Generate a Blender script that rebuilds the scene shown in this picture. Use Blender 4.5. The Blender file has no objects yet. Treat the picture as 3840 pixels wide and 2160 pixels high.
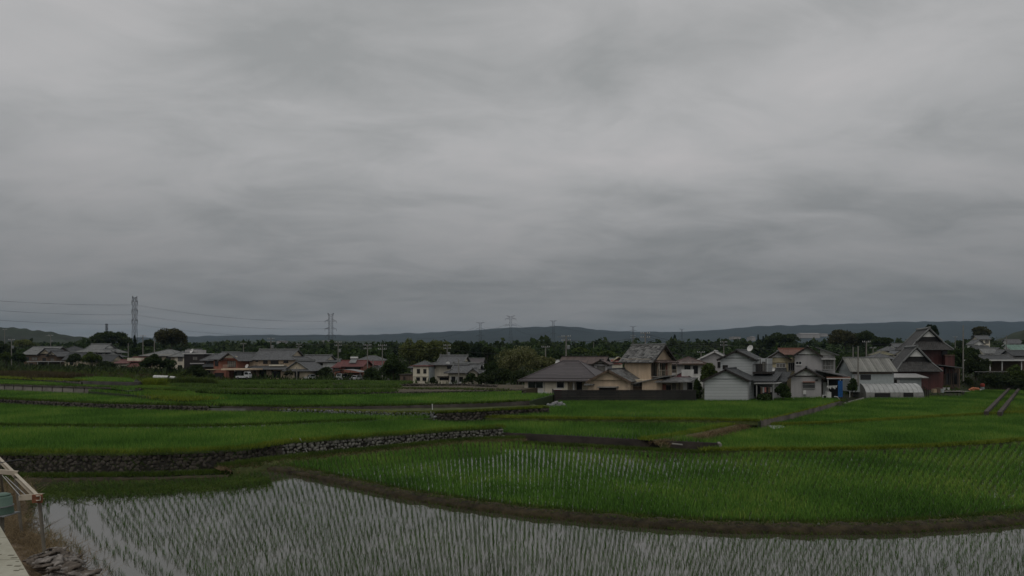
import bpy, math, random
import numpy as np
from mathutils import Vector, Matrix
R = math.radians
scene = bpy.context.scene
C = scene.collection
# ---------------------------------------------------------------- camera
F, CX, EY, H = 2288.0, 1920.0, 1340.0, 7.5
cam_d = bpy.data.cameras.new('camera'); cam = bpy.data.objects.new('camera', cam_d); C.objects.link(cam)
cam.location = (0, 0, H); cam.rotation_euler = (R(90), 0, 0)
cam_d.sensor_width = 36; cam_d.lens = 36*F/3840.0
cam_d.shift_y = (EY-1080)/3840.0
cam_d.clip_start = 0.1; cam_d.clip_end = 40000
scene.camera = cam
# ---------------------------------------------------------------- world: overcast sky
SUN_EL, SUN_ROT = R(58), R(200)
w = bpy.data.worlds.new('World'); scene.world = w; w.use_nodes = True
nt = w.node_tree; nt.nodes.clear()
def N(t, **k):
    n = nt.nodes.new(t)
    for a, v in k.items(): setattr(n, a, v)
    return n
L = nt.links.new
out = N('ShaderNodeOutputWorld'); 
tc = N('ShaderNodeTexCoord')
sep = N('ShaderNodeSeparateXYZ'); L(tc.outputs['Generated'], sep.inputs[0])
def mth(op, a, b=None, c=None, clamp=False):
    n = N('ShaderNodeMath', operation=op); n.use_clamp = clamp
    for i, v in enumerate((a, b, c)):
        if v is None: continue
        if isinstance(v, (int, float)): n.inputs[i].default_value = v
        else: L(v, n.inputs[i])
    return n.outputs[0]
zc = mth('MAXIMUM', sep.outputs[2], 0.0)
den = mth('ADD', zc, 0.17)
comb = N('ShaderNodeCombineXYZ')
L(mth('DIVIDE', sep.outputs[0], den), comb.inputs[0]); L(mth('DIVIDE', sep.outputs[1], den), comb.inputs[1])
def noise(scl, loc, det, rough, size, dist=0.0):
    mp = N('ShaderNodeMapping'); mp.inputs['Scale'].default_value = scl; mp.inputs['Location'].default_value = loc
    mp.inputs['Rotation'].default_value = (0, 0, R(-24))
    L(comb.outputs[0], mp.inputs[0])
    n = N('ShaderNodeTexNoise'); n.inputs['Scale'].default_value = size; n.inputs['Detail'].default_value = det
    n.inputs['Roughness'].default_value = rough; n.inputs['Distortion'].default_value = dist
    L(mp.outputs[0], n.inputs['Vector']); return n.outputs['Fac']
n1 = noise((0.62, 1.0, 1), (3.1, 0.7, 0), 5, 0.52, 1.15, 0.35)
n2 = noise((0.95, 1.4, 1), (9.4, 5.2, 2), 6, 0.6, 2.6, 0.6)
mixn = mth('ADD', mth('MULTIPLY', n1, 0.68), mth('MULTIPLY', n2, 0.32))
ramp = N('ShaderNodeValToRGB'); L(mixn, ramp.inputs[0])
e = ramp.color_ramp.elements
e[0].position = 0.36; e[0].color = (0.338, 0.344, 0.343, 1)
e[1].position = 0.66; e[1].color = (0.535, 0.519, 0.518, 1)
m_ = ramp.color_ramp.elements.new(0.52); m_.color = (0.462, 0.459, 0.459, 1)
# the cloud deck is dimmer low over the horizon and on the far right
rz = N('ShaderNodeMapRange'); L(zc, rz.inputs[0])
rz.inputs[1].default_value = 0.0; rz.inputs[2].default_value = 0.38; rz.inputs[3].default_value = 0.41; rz.inputs[4].default_value = 1.0
rz.interpolation_type = 'SMOOTHSTEP'
hsv = N('ShaderNodeMixRGB', blend_type='MULTIPLY'); hsv.inputs[0].default_value = 1
L(ramp.outputs[0], hsv.inputs[1])
cg = N('ShaderNodeCombineXYZ')
L(rz.outputs[0], cg.inputs[0]); L(rz.outputs[0], cg.inputs[1]); L(rz.outputs[0], cg.inputs[2]); L(cg.outputs[0], hsv.inputs[2])
bg = N('ShaderNodeBackground'); bg.inputs[1].default_value = 1.0; L(hsv.outputs[0], bg.inputs[0])
sky = N('ShaderNodeTexSky'); sky.sky_type = 'NISHITA'; sky.sun_disc = False
sky.sun_elevation = SUN_EL; sky.sun_rotation = SUN_ROT; sky.air_density = 1.0; sky.dust_density = 3.0
bg2 = N('ShaderNodeBackground'); bg2.inputs[1].default_value = 0.05; L(sky.outputs[0], bg2.inputs[0])
mxs = N('ShaderNodeMixShader'); mxs.inputs[0].default_value = 0.93
L(bg2.outputs[0], mxs.inputs[1]); L(bg.outputs[0], mxs.inputs[2]); L(mxs.outputs[0], out.inputs[0])
# ---------------------------------------------------------------- sun (veiled)
sd = bpy.data.lights.new('sun', 'SUN'); sd.energy = 0.5; sd.angle = R(25); sd.color = (1, 0.96, 0.9)
so = bpy.data.objects.new('sun', sd); C.objects.link(so)
so.rotation_euler = (R(90)-SUN_EL, 0, R(180)-SUN_ROT)
vs = scene.view_settings
scene.display_settings.display_device = 'sRGB'
vs.view_transform = 'Standard'; vs.look = 'None'; vs.gamma = 1; vs.use_curve_mapping = False; vs.exposure = 0.0
scene.cycles.max_bounces = 5; scene.cycles.diffuse_bounces = 2; scene.cycles.glossy_bounces = 3
scene.cycles.transmission_bounces = 4; scene.cycles.transparent_max_bounces = 8; scene.cycles.volume_bounces = 0
scene.cycles.caustics_reflective = False; scene.cycles.caustics_refractive = False

# ---------------------------------------------------------------- helpers
def P(px, py, D): return Vector(((px-CX)/F*D, D, H+(EY-py)/F*D))      # photo pixel at a distance -> world
def G(px, py, z):                                                      # photo pixel on a level plane -> world
    D = (H-z)*F/(py-EY); return Vector(((px-CX)/F*D, D, z))
def interp(t, xs, ys): return float(np.interp(t, xs, ys))

class MB:
    def __init__(s): s.v = []; s.f = []; s.uv = {}
    def quad(s, *pts, uv=None):
        i = len(s.v); s.v += [tuple(p) for p in pts]; s.f.append(tuple(range(i, i+len(pts))))
        if uv: s.uv[len(s.f)-1] = uv
        return s
    def box(s, x0, x1, y0, y1, z0, z1, m=None):
        c = [(x0,y0,z0),(x1,y0,z0),(x1,y1,z0),(x0,y1,z0),(x0,y0,z1),(x1,y0,z1),(x1,y1,z1),(x0,y1,z1)]
        if m is not None: c = [tuple(m @ Vector(p)) for p in c]
        i = len(s.v); s.v += c
        for q in ((3,2,1,0),(4,5,6,7),(0,1,5,4),(1,2,6,5),(2,3,7,6),(3,0,4,7)): s.f.append(tuple(i+k for k in q))
        return s
    def tube(s, a, b, r0, r1=None, n=6, cap=True):
        a, b = Vector(a), Vector(b); r1 = r0 if r1 is None else r1
        d = (b-a)
        if d.length < 1e-6: return s
        d.normalize(); u = d.orthogonal().normalized(); w_ = d.cross(u)
        i = len(s.v)
        for p, r in ((a, r0), (b, r1)):
            for k in range(n):
                t = 2*math.pi*k/n; s.v.append(tuple(p+(u*math.cos(t)+w_*math.sin(t))*r))
        for k in range(n):
            k2 = (k+1) % n; s.f.append((i+k, i+k2, i+n+k2, i+n+k))
        if cap: s.f.append(tuple(i+k for k in reversed(range(n)))); s.f.append(tuple(i+n+k for k in range(n)))
        return s
    def path(s, pts, r, n=5):
        for a, b in zip(pts[:-1], pts[1:]): s.tube(a, b, r, r, n, True)
        return s
    def bar(s, a, b, wd):
        return s.tube(a, b, wd*0.7, wd*0.7, 4)
    def lathe(s, prof, c=(0,0,0), n=14):
        i = len(s.v)
        for r, z in prof:
            for k in range(n):
                t = 2*math.pi*k/n; s.v.append((c[0]+r*math.cos(t), c[1]+r*math.sin(t), c[2]+z))
        for j in range(len(prof)-1):
            for k in range(n):
                k2 = (k+1) % n; s.f.append((i+j*n+k, i+j*n+k2, i+(j+1)*n+k2, i+(j+1)*n+k))
        s.f.append(tuple(i+k for k in reversed(range(n)))); s.f.append(tuple(i+(len(prof)-1)*n+k for k in range(n)))
        return s
    def slab(s, pts, t, udir):
        """thick polygon; top face pts (ccw from above), u along udir, v up the slope"""
        P_ = [Vector(p) for p in pts]; u = Vector(udir).normalized()
        nrm = (P_[1]-P_[0]).cross(P_[2]-P_[1]).normalized()
        if nrm.z < 0: P_.reverse(); nrm = -nrm
        vd = nrm.cross(u)
        uv = [(p.dot(u), p.dot(vd)) for p in P_]
        s.quad(*P_, uv=uv)
        lo = [p-nrm*t for p in P_]
        s.quad(*reversed(lo), uv=list(reversed(uv)))
        n = len(P_)
        for k in range(n):
            a, b = k, (k+1) % n
            s.quad(lo[a], lo[b], P_[b], P_[a], uv=[(0,0)]*4)
        return s
    def build(s, name, m, parent=None, smooth=False, skew=0.0, rev=False):
        me = bpy.data.meshes.new(name)
        v = s.v if not skew else [(x+skew*y, y, z) for x, y, z in s.v]
        me.from_pydata(v, [], s.f)
        if s.uv:
            ul = me.uv_layers.new(name='UVMap')
            for fi, uvs in s.uv.items():
                ls = me.polygons[fi].loop_start
                for k, q in enumerate(uvs): ul.data[ls+k].uv = q
        if m is not None: me.materials.append(m)
        if smooth: me.polygons.foreach_set('use_smooth', [True]*len(me.polygons))
        me.update()
        o = bpy.data.objects.new(name, me); C.objects.link(o)
        if parent is not None: o.parent = parent
        return o

def npmesh(name, V, Fc, m, parent=None, smooth=False):
    """V (n,3), Fc (m,k) faces of one size"""
    me = bpy.data.meshes.new(name); V = np.asarray(V, dtype=np.float32); Fc = np.asarray(Fc, dtype=np.int32)
    k = Fc.shape[1]
    me.vertices.add(len(V)); me.vertices.foreach_set('co', V.ravel())
    me.loops.add(Fc.size); me.loops.foreach_set('vertex_index', Fc.ravel())
    me.polygons.add(len(Fc)); me.polygons.foreach_set('loop_start', np.arange(0, Fc.size, k, dtype=np.int32))
    me.polygons.foreach_set('loop_total', np.full(len(Fc), k, dtype=np.int32))
    if smooth: me.polygons.foreach_set('use_smooth', np.ones(len(Fc), dtype=bool))
    me.materials.append(m); me.update(calc_edges=True); me.validate()
    o = bpy.data.objects.new(name, me); C.objects.link(o)
    if parent is not None: o.parent = parent
    return o

def tag(o, label=None, cat=None, group=None, kind=None):
    if label: o['label'] = label
    if cat: o['category'] = cat
    if group: o['group'] = group
    if kind: o['kind'] = kind
    return o
def thing(name, label, cat, loc=(0,0,0), rz=0.0, group=None):
    o = bpy.data.objects.new(name, None); C.objects.link(o); o.empty_display_size = 0.3
    o.location = loc; o.rotation_euler = (0, 0, rz)
    return tag(o, label, cat, group)
def dup(root, loc, rz=0.0, label=None, scale=None):
    r = root.copy(); C.objects.link(r); r.location = loc; r.rotation_euler = (0, 0, rz)
    if scale: r.scale = scale
    if label: r['label'] = label
    for ch in list(root.children):
        c = ch.copy(); C.objects.link(c); c.parent = r
        for g in ch.children:
            d = g.copy(); C.objects.link(d); d.parent = c
    return r

# ---------------------------------------------------------------- materials
def newmat(name):
    m = bpy.data.materials.new(name); m.use_nodes = True
    t = m.node_tree; b = t.nodes['Principled BSDF']
    return m, t, b
def NN(t, typ, ins=None, **k):
    n = t.nodes.new(typ)
    for a, v in k.items(): setattr(n, a, v)
    for a, v in (ins or {}).items():
        if isinstance(v, bpy.types.NodeSocket): t.links.new(v, n.inputs[a])
        else: n.inputs[a].default_value = v
    return n
def c4(c): return (c[0], c[1], c[2], 1)
def M(name, col, rough=0.8, var=0.22, scale=2.0, bump=0.0, spec=0.3, metal=0.0, col2=None, fine=14.0, coords='Object', streak=False):
    m, t, b = newmat(name)
    tc = NN(t, 'ShaderNodeTexCoord'); vec = tc.outputs[coords]
    if streak: mp = NN(t, 'ShaderNodeMapping', {'Vector': vec}); mp.inputs['Scale'].default_value = (1, 1, .22); vec = mp.outputs[0]
    n1 = NN(t, 'ShaderNodeTexNoise', {'Vector': vec, 'Scale': scale, 'Detail': 5.0, 'Roughness': 0.65})
    n2 = NN(t, 'ShaderNodeTexNoise', {'Vector': tc.outputs[coords], 'Scale': scale*fine, 'Detail': 3.0})
    ad = NN(t, 'ShaderNodeMath', {0: n2.outputs['Fac'], 1: 0.35, 2: n1.outputs['Fac']}, operation='MULTIPLY_ADD')
    rp = NN(t, 'ShaderNodeValToRGB', {0: ad.outputs[0]})
    c2 = col2 or tuple(min(1, x*(1+var)) for x in col)
    c1 = tuple(x*(1-var) for x in col)
    rp.color_ramp.elements[0].position = 0.48; rp.color_ramp.elements[0].color = c4(c1)
    rp.color_ramp.elements[1].position = 0.86; rp.color_ramp.elements[1].color = c4(c2)
    t.links.new(rp.outputs[0], b.inputs['Base Color'])
    b.inputs['Roughness'].default_value = rough; b.inputs['Metallic'].default_value = metal
    b.inputs['Specular IOR Level'].default_value = spec
    if bump:
        bp = NN(t, 'ShaderNodeBump', {'Height': ad.outputs[0], 'Strength': bump, 'Distance': 0.1})
        t.links.new(bp.outputs[0], b.inputs['Normal'])
    return m
def RM(name, col, rib=0.30, row=0.26, var=0.30, rough=0.6, ribamt=0.5, rowamt=0.35, spec=0.3):
    """roof tiles: ribs along u, courses along v, every tile its own tone"""
    m, t, b = newmat(name)
    uv = NN(t, 'ShaderNodeUVMap'); sp = NN(t, 'ShaderNodeSeparateXYZ', {0: uv.outputs[0]})
    def mt(op, a, b_=None, c=None):
        d = {0: a}
        if b_ is not None: d[1] = b_
        if c is not None: d[2] = c
        return NN(t, 'ShaderNodeMath', d, operation=op).outputs[0]
    u = mt('DIVIDE', sp.outputs[0], rib); v = mt('DIVIDE', sp.outputs[1], row)
    cmb = NN(t, 'ShaderNodeCombineXYZ', {0: mt('FLOOR', u), 1: mt('FLOOR', v)})
    wn = NN(t, 'ShaderNodeTexWhiteNoise', {0: cmb.outputs[0]}, noise_dimensions='2D')
    tc = NN(t, 'ShaderNodeTexCoord')
    n1 = NN(t, 'ShaderNodeTexNoise', {'Vector': tc.outputs['Object'], 'Scale': 0.9, 'Detail': 6.0, 'Roughness': 0.7})
    hu = mt('ABSOLUTE', mt('SINE', mt('MULTIPLY', u, math.pi)))
    hv = mt('SUBTRACT', 1.0, mt('FRACT', v))
    h = mt('ADD', mt('MULTIPLY', hu, ribamt), mt('MULTIPLY', hv, rowamt))
    fac = mt('ADD', mt('MULTIPLY', wn.outputs[0], 0.45), mt('MULTIPLY', n1.outputs['Fac'], 0.55))
    rp = NN(t, 'ShaderNodeValToRGB', {0: fac})
    rp.color_ramp.elements[0].position = 0.25; rp.color_ramp.elements[0].color = c4([x*(1-var) for x in col])
    rp.color_ramp.elements[1].position = 0.75; rp.color_ramp.elements[1].color = c4([x*(1+var) for x in col])
    t.links.new(rp.outputs[0], b.inputs['Base Color'])
    bp = NN(t, 'ShaderNodeBump', {'Height': h, 'Strength': 1.0, 'Distance': 0.09})
    t.links.new(bp.outputs[0], b.inputs['Normal'])
    b.inputs['Roughness'].default_value = rough; b.inputs['Specular IOR Level'].default_value = spec
    return m
def SM(name, col, step=0.24, axis=2, var=0.1, rough=0.6, depth=0.02):
    """boards / siding / corrugated sheet: grooves across one axis"""
    m, t, b = newmat(name)
    tc = NN(t, 'ShaderNodeTexCoord'); sp = NN(t, 'ShaderNodeSeparateXYZ', {0: tc.outputs['Object']})
    n1 = NN(t, 'ShaderNodeTexNoise', {'Vector': tc.outputs['Object'], 'Scale': 0.7, 'Detail': 6.0, 'Roughness': 0.7})
    a = NN(t, 'ShaderNodeMath', {0: sp.outputs[axis], 1: step}, operation='DIVIDE').outputs[0]
    fl = NN(t, 'ShaderNodeMath', {0: a}, operation='FLOOR').outputs[0]
    fr = NN(t, 'ShaderNodeMath', {0: a}, operation='FRACT').outputs[0]
    wn = NN(t, 'ShaderNodeTexWhiteNoise', {'W': fl}, noise_dimensions='1D')
    ad = NN(t, 'ShaderNodeMath', {0: wn.outputs[0], 1: 0.4, 2: n1.outputs['Fac']}, operation='MULTIPLY_ADD')
    rp = NN(t, 'ShaderNodeValToRGB', {0: ad.outputs[0]})
    rp.color_ramp.elements[0].position = 0.4; rp.color_ramp.elements[0].color = c4([x*(1-var) for x in col])
    rp.color_ramp.elements[1].position = 1.0; rp.color_ramp.elements[1].color = c4([x*(1+var) for x in col])
    gr = NN(t, 'ShaderNodeMath', {0: fr, 1: 0.10}, operation='LESS_THAN').outputs[0]
    mx = NN(t, 'ShaderNodeMixRGB', {0: gr, 1: rp.outputs[0], 2: c4([x*0.55 for x in col])})
    t.links.new(mx.outputs[0], b.inputs['Base Color'])
    bp = NN(t, 'ShaderNodeBump', {'Height': fr, 'Strength': 0.8, 'Distance': depth})
    t.links.new(bp.outputs[0], b.inputs['Normal']); b.inputs['Roughness'].default_value = rough
    return m
def LM(name, c1, c2, c3=None, scale=0.35, rough=0.6):
    """foliage: clump tone from noise, leaf tone per leaf"""
    m, t, b = newmat(name)
    tc = NN(t, 'ShaderNodeTexCoord'); ge = NN(t, 'ShaderNodeNewGeometry')
    n1 = NN(t, 'ShaderNodeTexNoise', {'Vector': tc.outputs['Object'], 'Scale': scale, 'Detail': 3.0})
    ad = NN(t, 'ShaderNodeMath', {0: ge.outputs['Random Per Island'], 1: 0.45, 2: n1.outputs['Fac']}, operation='MULTIPLY_ADD')
    rp = NN(t, 'ShaderNodeValToRGB', {0: ad.outputs[0]})
    rp.color_ramp.elements[0].position = 0.45; rp.color_ramp.elements[0].color = c4(c1)
    rp.color_ramp.elements[1].position = 0.98; rp.color_ramp.elements[1].color = c4(c2)
    if c3:
        q = rp.color_ramp.elements.new(0.9); q.color = c4(c2); rp.color_ramp.elements[2].color = c4(c3)
    t.links.new(rp.outputs[0], b.inputs['Base Color'])
    b.inputs['Roughness'].default_value = rough; b.inputs['Specular IOR Level'].default_value = 0.15
    tr = NN(t, 'ShaderNodeBsdfTranslucent', {'Color': rp.outputs[0]}); mx = NN(t, 'ShaderNodeMixShader', {0: 0.35, 1: b.outputs[0], 2: tr.outputs[0]})
    t.links.new(mx.outputs[0], t.nodes['Material Output'].inputs['Surface'])
    return m
def glass(name, col, rough=0.08):
    m, t, b = newmat(name); b.inputs['Base Color'].default_value = c4(col); b.inputs['Roughness'].default_value = rough
    b.inputs['Specular IOR Level'].default_value = 0.5
    return m

GL = glass('window_glass', (0.018, 0.02, 0.022)); CUR = M('curtain_behind_glass', (0.16, 0.155, 0.14), 0.25, 0.3, 1.5)
ALU = M('aluminium', (0.30, 0.30, 0.29), 0.45); BRN = M('dark_brown_frame', (0.03, 0.024, 0.02), 0.5); WHT = M('white_paint', (0.55, 0.55, 0.53), 0.5, 0.1)
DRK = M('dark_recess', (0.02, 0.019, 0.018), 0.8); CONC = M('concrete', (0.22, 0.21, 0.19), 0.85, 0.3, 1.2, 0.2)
CONCD = M('weathered_concrete', (0.048, 0.042, 0.035), 0.9, 0.45, 0.8, 0.3); STEEL = M('galvanised_steel', (0.20, 0.21, 0.21), 0.5, 0.2, 0.3)
STEELF = M('pylon_steel', (0.075, 0.085, 0.092), 0.6, 0.15, 0.05); WOODP = M('pole_concrete', (0.20, 0.19, 0.17), 0.8, 0.2)
WIRE = M('cable', (0.05, 0.05, 0.055), 0.6); RUST = M('rust_spotted_cream_paint', (0.46, 0.40, 0.31), 0.7, 0.12, 2.0, 0.2, col2=(0.50, 0.45, 0.36))
TILE = RM('grey_roof_tile', (0.105, 0.108, 0.11)); TILEL = RM('light_grey_roof_tile', (0.165, 0.17, 0.165)); TILEV = RM('weathered_dark_tile', (0.055, 0.053, 0.050), rib=0.36, row=0.34, ribamt=0.8); TILED = RM('dark_roof_tile', (0.05, 0.053, 0.054))
TILEO = RM('old_mottled_roof_tile', (0.10, 0.10, 0.095), var=0.85, rib=0.42, row=0.34); RIDGE = M('ridge_tile', (0.14, 0.145, 0.14), 0.6, 0.3, 3.0); RIDGED = M('dark_ridge_tile', (0.045, 0.047, 0.048), 0.6, 0.3, 3.0)
RBRN = RM('brown_metal_roof', (0.085, 0.06, 0.052), rib=0.45, row=3.0, rowamt=0.05); RPURP = RM('slate_brown_roof', (0.088, 0.078, 0.08), rib=4.0, row=0.34, ribamt=0.0, rowamt=0.8, var=0.18)
RRED = RM('red_roof', (0.12, 0.036, 0.033), rib=0.4, row=0.3); RORG = RM('orange_roof_tile', (0.15, 0.07, 0.048)); RREDB = RM('red_brown_roof', (0.125, 0.052, 0.045), rib=0.4, row=0.4)
RCORR = RM('corrugated_grey_roof', (0.20, 0.20, 0.18), rib=0.36, row=6.0, rowamt=0.02, ribamt=0.9, var=0.35); RGRN = RM('green_metal_roof', (0.13, 0.21, 0.17), rib=0.5, row=4.0)
CREAM = M('cream_stucco', (0.62, 0.57, 0.46), 0.9, 0.18, 0.9, streak=True); TAN = M('tan_stucco', (0.56, 0.44, 0.315), 0.9, 0.28, 0.7, streak=True); TANB = M('beige_stucco', (0.50, 0.43, 0.32), 0.9, 0.24, 0.8, streak=True)
BRWALL = M('brown_boards_wall', (0.12, 0.085, 0.06), 0.85, 0.3); WHW = M('white_wall', (0.62, 0.62, 0.59), 0.85, 0.15, 0.8, streak=True); GRYW = M('grey_stucco', (0.36, 0.35, 0.345), 0.9, 0.16, 0.8, streak=True)
TERR = M('terracotta_wall', (0.25, 0.11, 0.078), 0.85, 0.2, 1.0, streak=True); REDW = SM('red_board_wall', (0.082, 0.026, 0.022), 0.45, 0, 0.25); DKW = M('black_boards_wall', (0.03, 0.026, 0.024), 0.8, 0.3)
SIDE = SM('white_siding', (0.44, 0.46, 0.46), 0.42, 2, 0.07, 0.6, 0.02); YELW = M('ochre_wall', (0.42, 0.37, 0.24), 0.9, 0.2); PINK = M('pink_wall', (0.35, 0.14, 0.12), 0.85)
GREYB = M('blue_grey_sheet', (0.34, 0.37, 0.37), 0.6, 0.15); BLUT = M('blue_tarp', (0.025, 0.11, 0.30), 0.5, 0.25, 4.0); CORW = SM('ribbed_cream_sheet', (0.36, 0.28, 0.18), 0.2, 0, 0.2)
BARK = M('bark', (0.06, 0.048, 0.036), 0.9, 0.4, 3.0); REDP = M('red_plastic', (0.45, 0.03, 0.05), 0.5); TEAL = M('green_plastic', (0.105, 0.165, 0.13), 0.5, 0.15, 3.0)
ORG = M('orange_net_bag', (0.55, 0.22, 0.12), 0.8, 0.4, 4.0); BLK = M('black_rubber', (0.02, 0.02, 0.02), 0.7)
LF = dict(
 dark=LM('dark_leaves', (0.018, 0.028, 0.011), (0.058, 0.082, 0.026)), mid=LM('green_leaves', (0.018, 0.032, 0.010), (0.060, 0.095, 0.026)),
 light=LM('light_leaves', (0.035, 0.055, 0.014), (0.11, 0.15, 0.035)), brown=LM('brown_green_leaves', (0.036, 0.036, 0.016), (0.095, 0.094, 0.040)),
 con=LM('conifer_needles', (0.010, 0.020, 0.011), (0.03, 0.05, 0.024)), bamboo=LM('bamboo_leaves', (0.055, 0.072, 0.024), (0.19, 0.215, 0.07)),
 flower=LM('chestnut_leaves_and_catkins', (0.06, 0.07, 0.024), (0.19, 0.20, 0.08), (0.36, 0.35, 0.21), 0.7))
GRASS = LM('grass_blades', (0.03, 0.055, 0.01), (0.10, 0.15, 0.025), None, 0.5); GRASSY = LM('yellow_grass_blades', (0.085, 0.125, 0.014), (0.23, 0.28, 0.035), None, 0.5)
GRASSB = LM('dry_grass_blades', (0.10, 0.07, 0.038), (0.30, 0.23, 0.13), None, 0.6); WEED = LM('brown_weeds', (0.04, 0.032, 0.018), (0.11, 0.09, 0.04), None, 0.4)
RICE1 = LM('rice_seedling_blades', (0.030, 0.068, 0.013), (0.095, 0.195, 0.032), None, 0.4); RICE2 = LM('rice_blades', (0.042, 0.105, 0.017), (0.145, 0.295, 0.046), (0.25, 0.34, 0.065), 0.13)

CROP = LM('crop_leaves', (0.045, 0.085, 0.018), (0.13, 0.21, 0.045), None, 0.4)
# ================================================================ ground, fields, walls, rice
rng = np.random.default_rng(7); rnd = random.Random(7)
def vnoise(x, y, s=1.0, seed=0):
    x = np.asarray(x)*s; y = np.asarray(y)*s; o = np.zeros(np.broadcast(x, y).shape)
    r_ = np.random.default_rng(seed)
    for k in range(7):
        a = r_.uniform(0, 6.28); f = 1.0*1.45**k; p = r_.uniform(0, 6.28)
        o = o + np.sin((x*math.cos(a)+y*math.sin(a))*f+p+1.3*np.sin((x*math.sin(a)-y*math.cos(a))*f*0.7+p*2))/1.25**k
    return o/3.2
LX = [-20, 0, 60, 76, 92, 115, 150, 185, 230, 300, 500, 700, 1200, 2000, 9000]
LZ = [-.6, -.6, -.6, -.5, .9, 1.3, 1.8, 2.4, 3.2, 4.0, 7.0, 12, 20, 30, 60]
FZ = [-.6, -.6, -.6, -.5, 2.0, 2.9, 3.4, 3.7, 4.2, 4.8, 7.0, 12, 20, 30, 60]
RX = [-20, 0, 60, 84, 86.5, 100, 130, 170, 230, 300, 500, 700, 1200, 2000, 9000]
RZ = [-.6, -.6, -.6, -.4, .95, 1.0, 1.25, 1.9, 3.2, 5.0, 8.5, 12.5, 20, 30, 60]
def gz(x, D):
    D = max(D, 1.0); px = CX+F*x/D
    l, f_, r = interp(D, LX, LZ), interp(D, LX, FZ), interp(D, RX, RZ)
    if px < 900: a = np.clip((900-px)/400, 0, 1); return l*(1-a)+f_*a
    if px > 3170:
        q = np.clip((px-3170)/40, 0, 1); r2 = interp(D, [0, 60, 103, 106.5, 112, 130, 170, 230, 300, 9000], [-.6, -.6, -.6, .33, 1.2, 1.5, 2.2, 3.4, 5, 60]) if D < 260 else r
        r3 = interp(D, [0, 60, 126, 129, 132.5, 170, 230, 9000], [-.6, -.6, -.6, .33, 3.6, 4.0, 5.0, 60]) if D < 230 else r
        q2 = np.clip((px-3615)/40, 0, 1); return r*(1-q)+q*(r2*(1-q2)+r3*q2)
    a = np.clip((px-1750)/250, 0, 1); return l*(1-a)+r*a
SOIL = M('yard_soil', (0.026, 0.025, 0.015), 0.95, 0.4, 0.15, 0.2, col2=(0.028, 0.036, 0.013))
Ds = [2, 8, 15, 25, 40, 55, 60, 68, 76, 80, 84, 87, 90, 95, 100, 103, 106.5, 109, 112, 118, 126, 129, 132.5, 136, 140, 150, 165, 185, 200, 215, 230, 260, 300, 360, 430, 500, 600, 700, 900, 1200, 1600, 2000, 3000, 5000, 7500]
pxs = np.arange(-1600, 5500, 50)
V = []; Fc = []
for D in Ds:
    for p in pxs:
        x = (p-CX)/F*max(D, 40); V.append((x, D, gz(x, max(D, 40)) if D >= 40 else -.6))
n = len(pxs)
for j in range(len(Ds)-1):
    for i in range(n-1): Fc.append((j*n+i, j*n+i+1, (j+1)*n+i+1, (j+1)*n+i))
tag(npmesh('ground', V, Fc, SOIL), kind='structure')

# --- paddies
m, t, b = newmat('paddy_water')
tcn = NN(t, 'ShaderNodeTexCoord')
nz = NN(t, 'ShaderNodeTexNoise', {'Vector': tcn.outputs['Object'], 'Scale': 0.16, 'Detail': 4.0})
rp = NN(t, 'ShaderNodeValToRGB', {0: nz.outputs['Fac']})
rp.color_ramp.elements[0].color = (0.035, 0.034, 0.022, 1); rp.color_ramp.elements[1].color = (0.075, 0.07, 0.05, 1)
t.links.new(rp.outputs[0], b.inputs['Base Color'])
b.inputs['Roughness'].default_value = 0.03; b.inputs['IOR'].default_value = 2.05
wv = NN(t, 'ShaderNodeTexNoise', {'Vector': tcn.outputs['Object'], 'Scale': 6.0, 'Detail': 2.0})
bp = NN(t, 'ShaderNodeBump', {'Height': wv.outputs['Fac'], 'Strength': 0.04, 'Distance': 0.02}); t.links.new(bp.outputs[0], b.inputs['Normal'])
WATER = m
MUD = M('paddy_mud', (0.030, 0.045, 0.014), 0.7, 0.35, 0.6)
MUDB = M('dike_mud', (0.022, 0.017, 0.009), 0.9, 0.5, 1.6, 0.9, col2=(0.058, 0.045, 0.022))
PATH = M('path_gravel', (0.12, 0.11, 0.09), 0.95, 0.3, 1.0); GRB = M('grassy_bank', (0.05, 0.065, 0.02), 0.95, 0.5, 0.8, 0.4, col2=(0.085, 0.10, 0.03))
def field(name, pts, m, depth=1.0):
    b_ = MB(); top = [Vector(p) for p in pts]
    ar = sum(a.x*b2.y-b2.x*a.y for a, b2 in zip(top, top[1:]+top[:1]))
    if ar < 0: top.reverse()
    lo = [p-Vector((0, 0, depth)) for p in top]
    b_.quad(*top)
    for k in range(len(top)): b_.quad(lo[k], lo[(k+1) % len(top)], top[(k+1) % len(top)], top[k])
    return tag(b_.build(name, m), kind='structure')
def L3(z, *pp): return [G(a, c, z) for a, c in pp]
A_ = L3(1.2, (-500, 1712), (-200, 1708), (0, 1705), (500, 1706), (700, 1700), (900, 1690), (1060, 1665), (1280, 1648), (1500, 1632), (1700, 1617), (1880, 1606))
B_ = L3(1.5, (-500, 1588), (-200, 1592), (0, 1596), (500, 1600), (800, 1598), (1000, 1592), (1200, 1583), (1400, 1575))
C_ = L3(1.42, (-500, 1500), (-200, 1508), (0, 1520), (200, 1531), (400, 1541), (780, 1551), (1010, 1551), (1290, 1560), (1480, 1568), (1625, 1566), (1800, 1558), (2050, 1543))
K_ = L3(2.2, (-500, 1452), (-200, 1459), (0, 1466), (200, 1474), (360, 1480), (530, 1487), (690, 1496))
def up(l, z): return [Vector((p.x, p.y, z)) for p in l]
tag(MB().quad((-70, 7, 0), (70, 7, 0), (70, 60, 0), (-70, 60, 0)).build('paddy_water', WATER), kind='structure')
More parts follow.
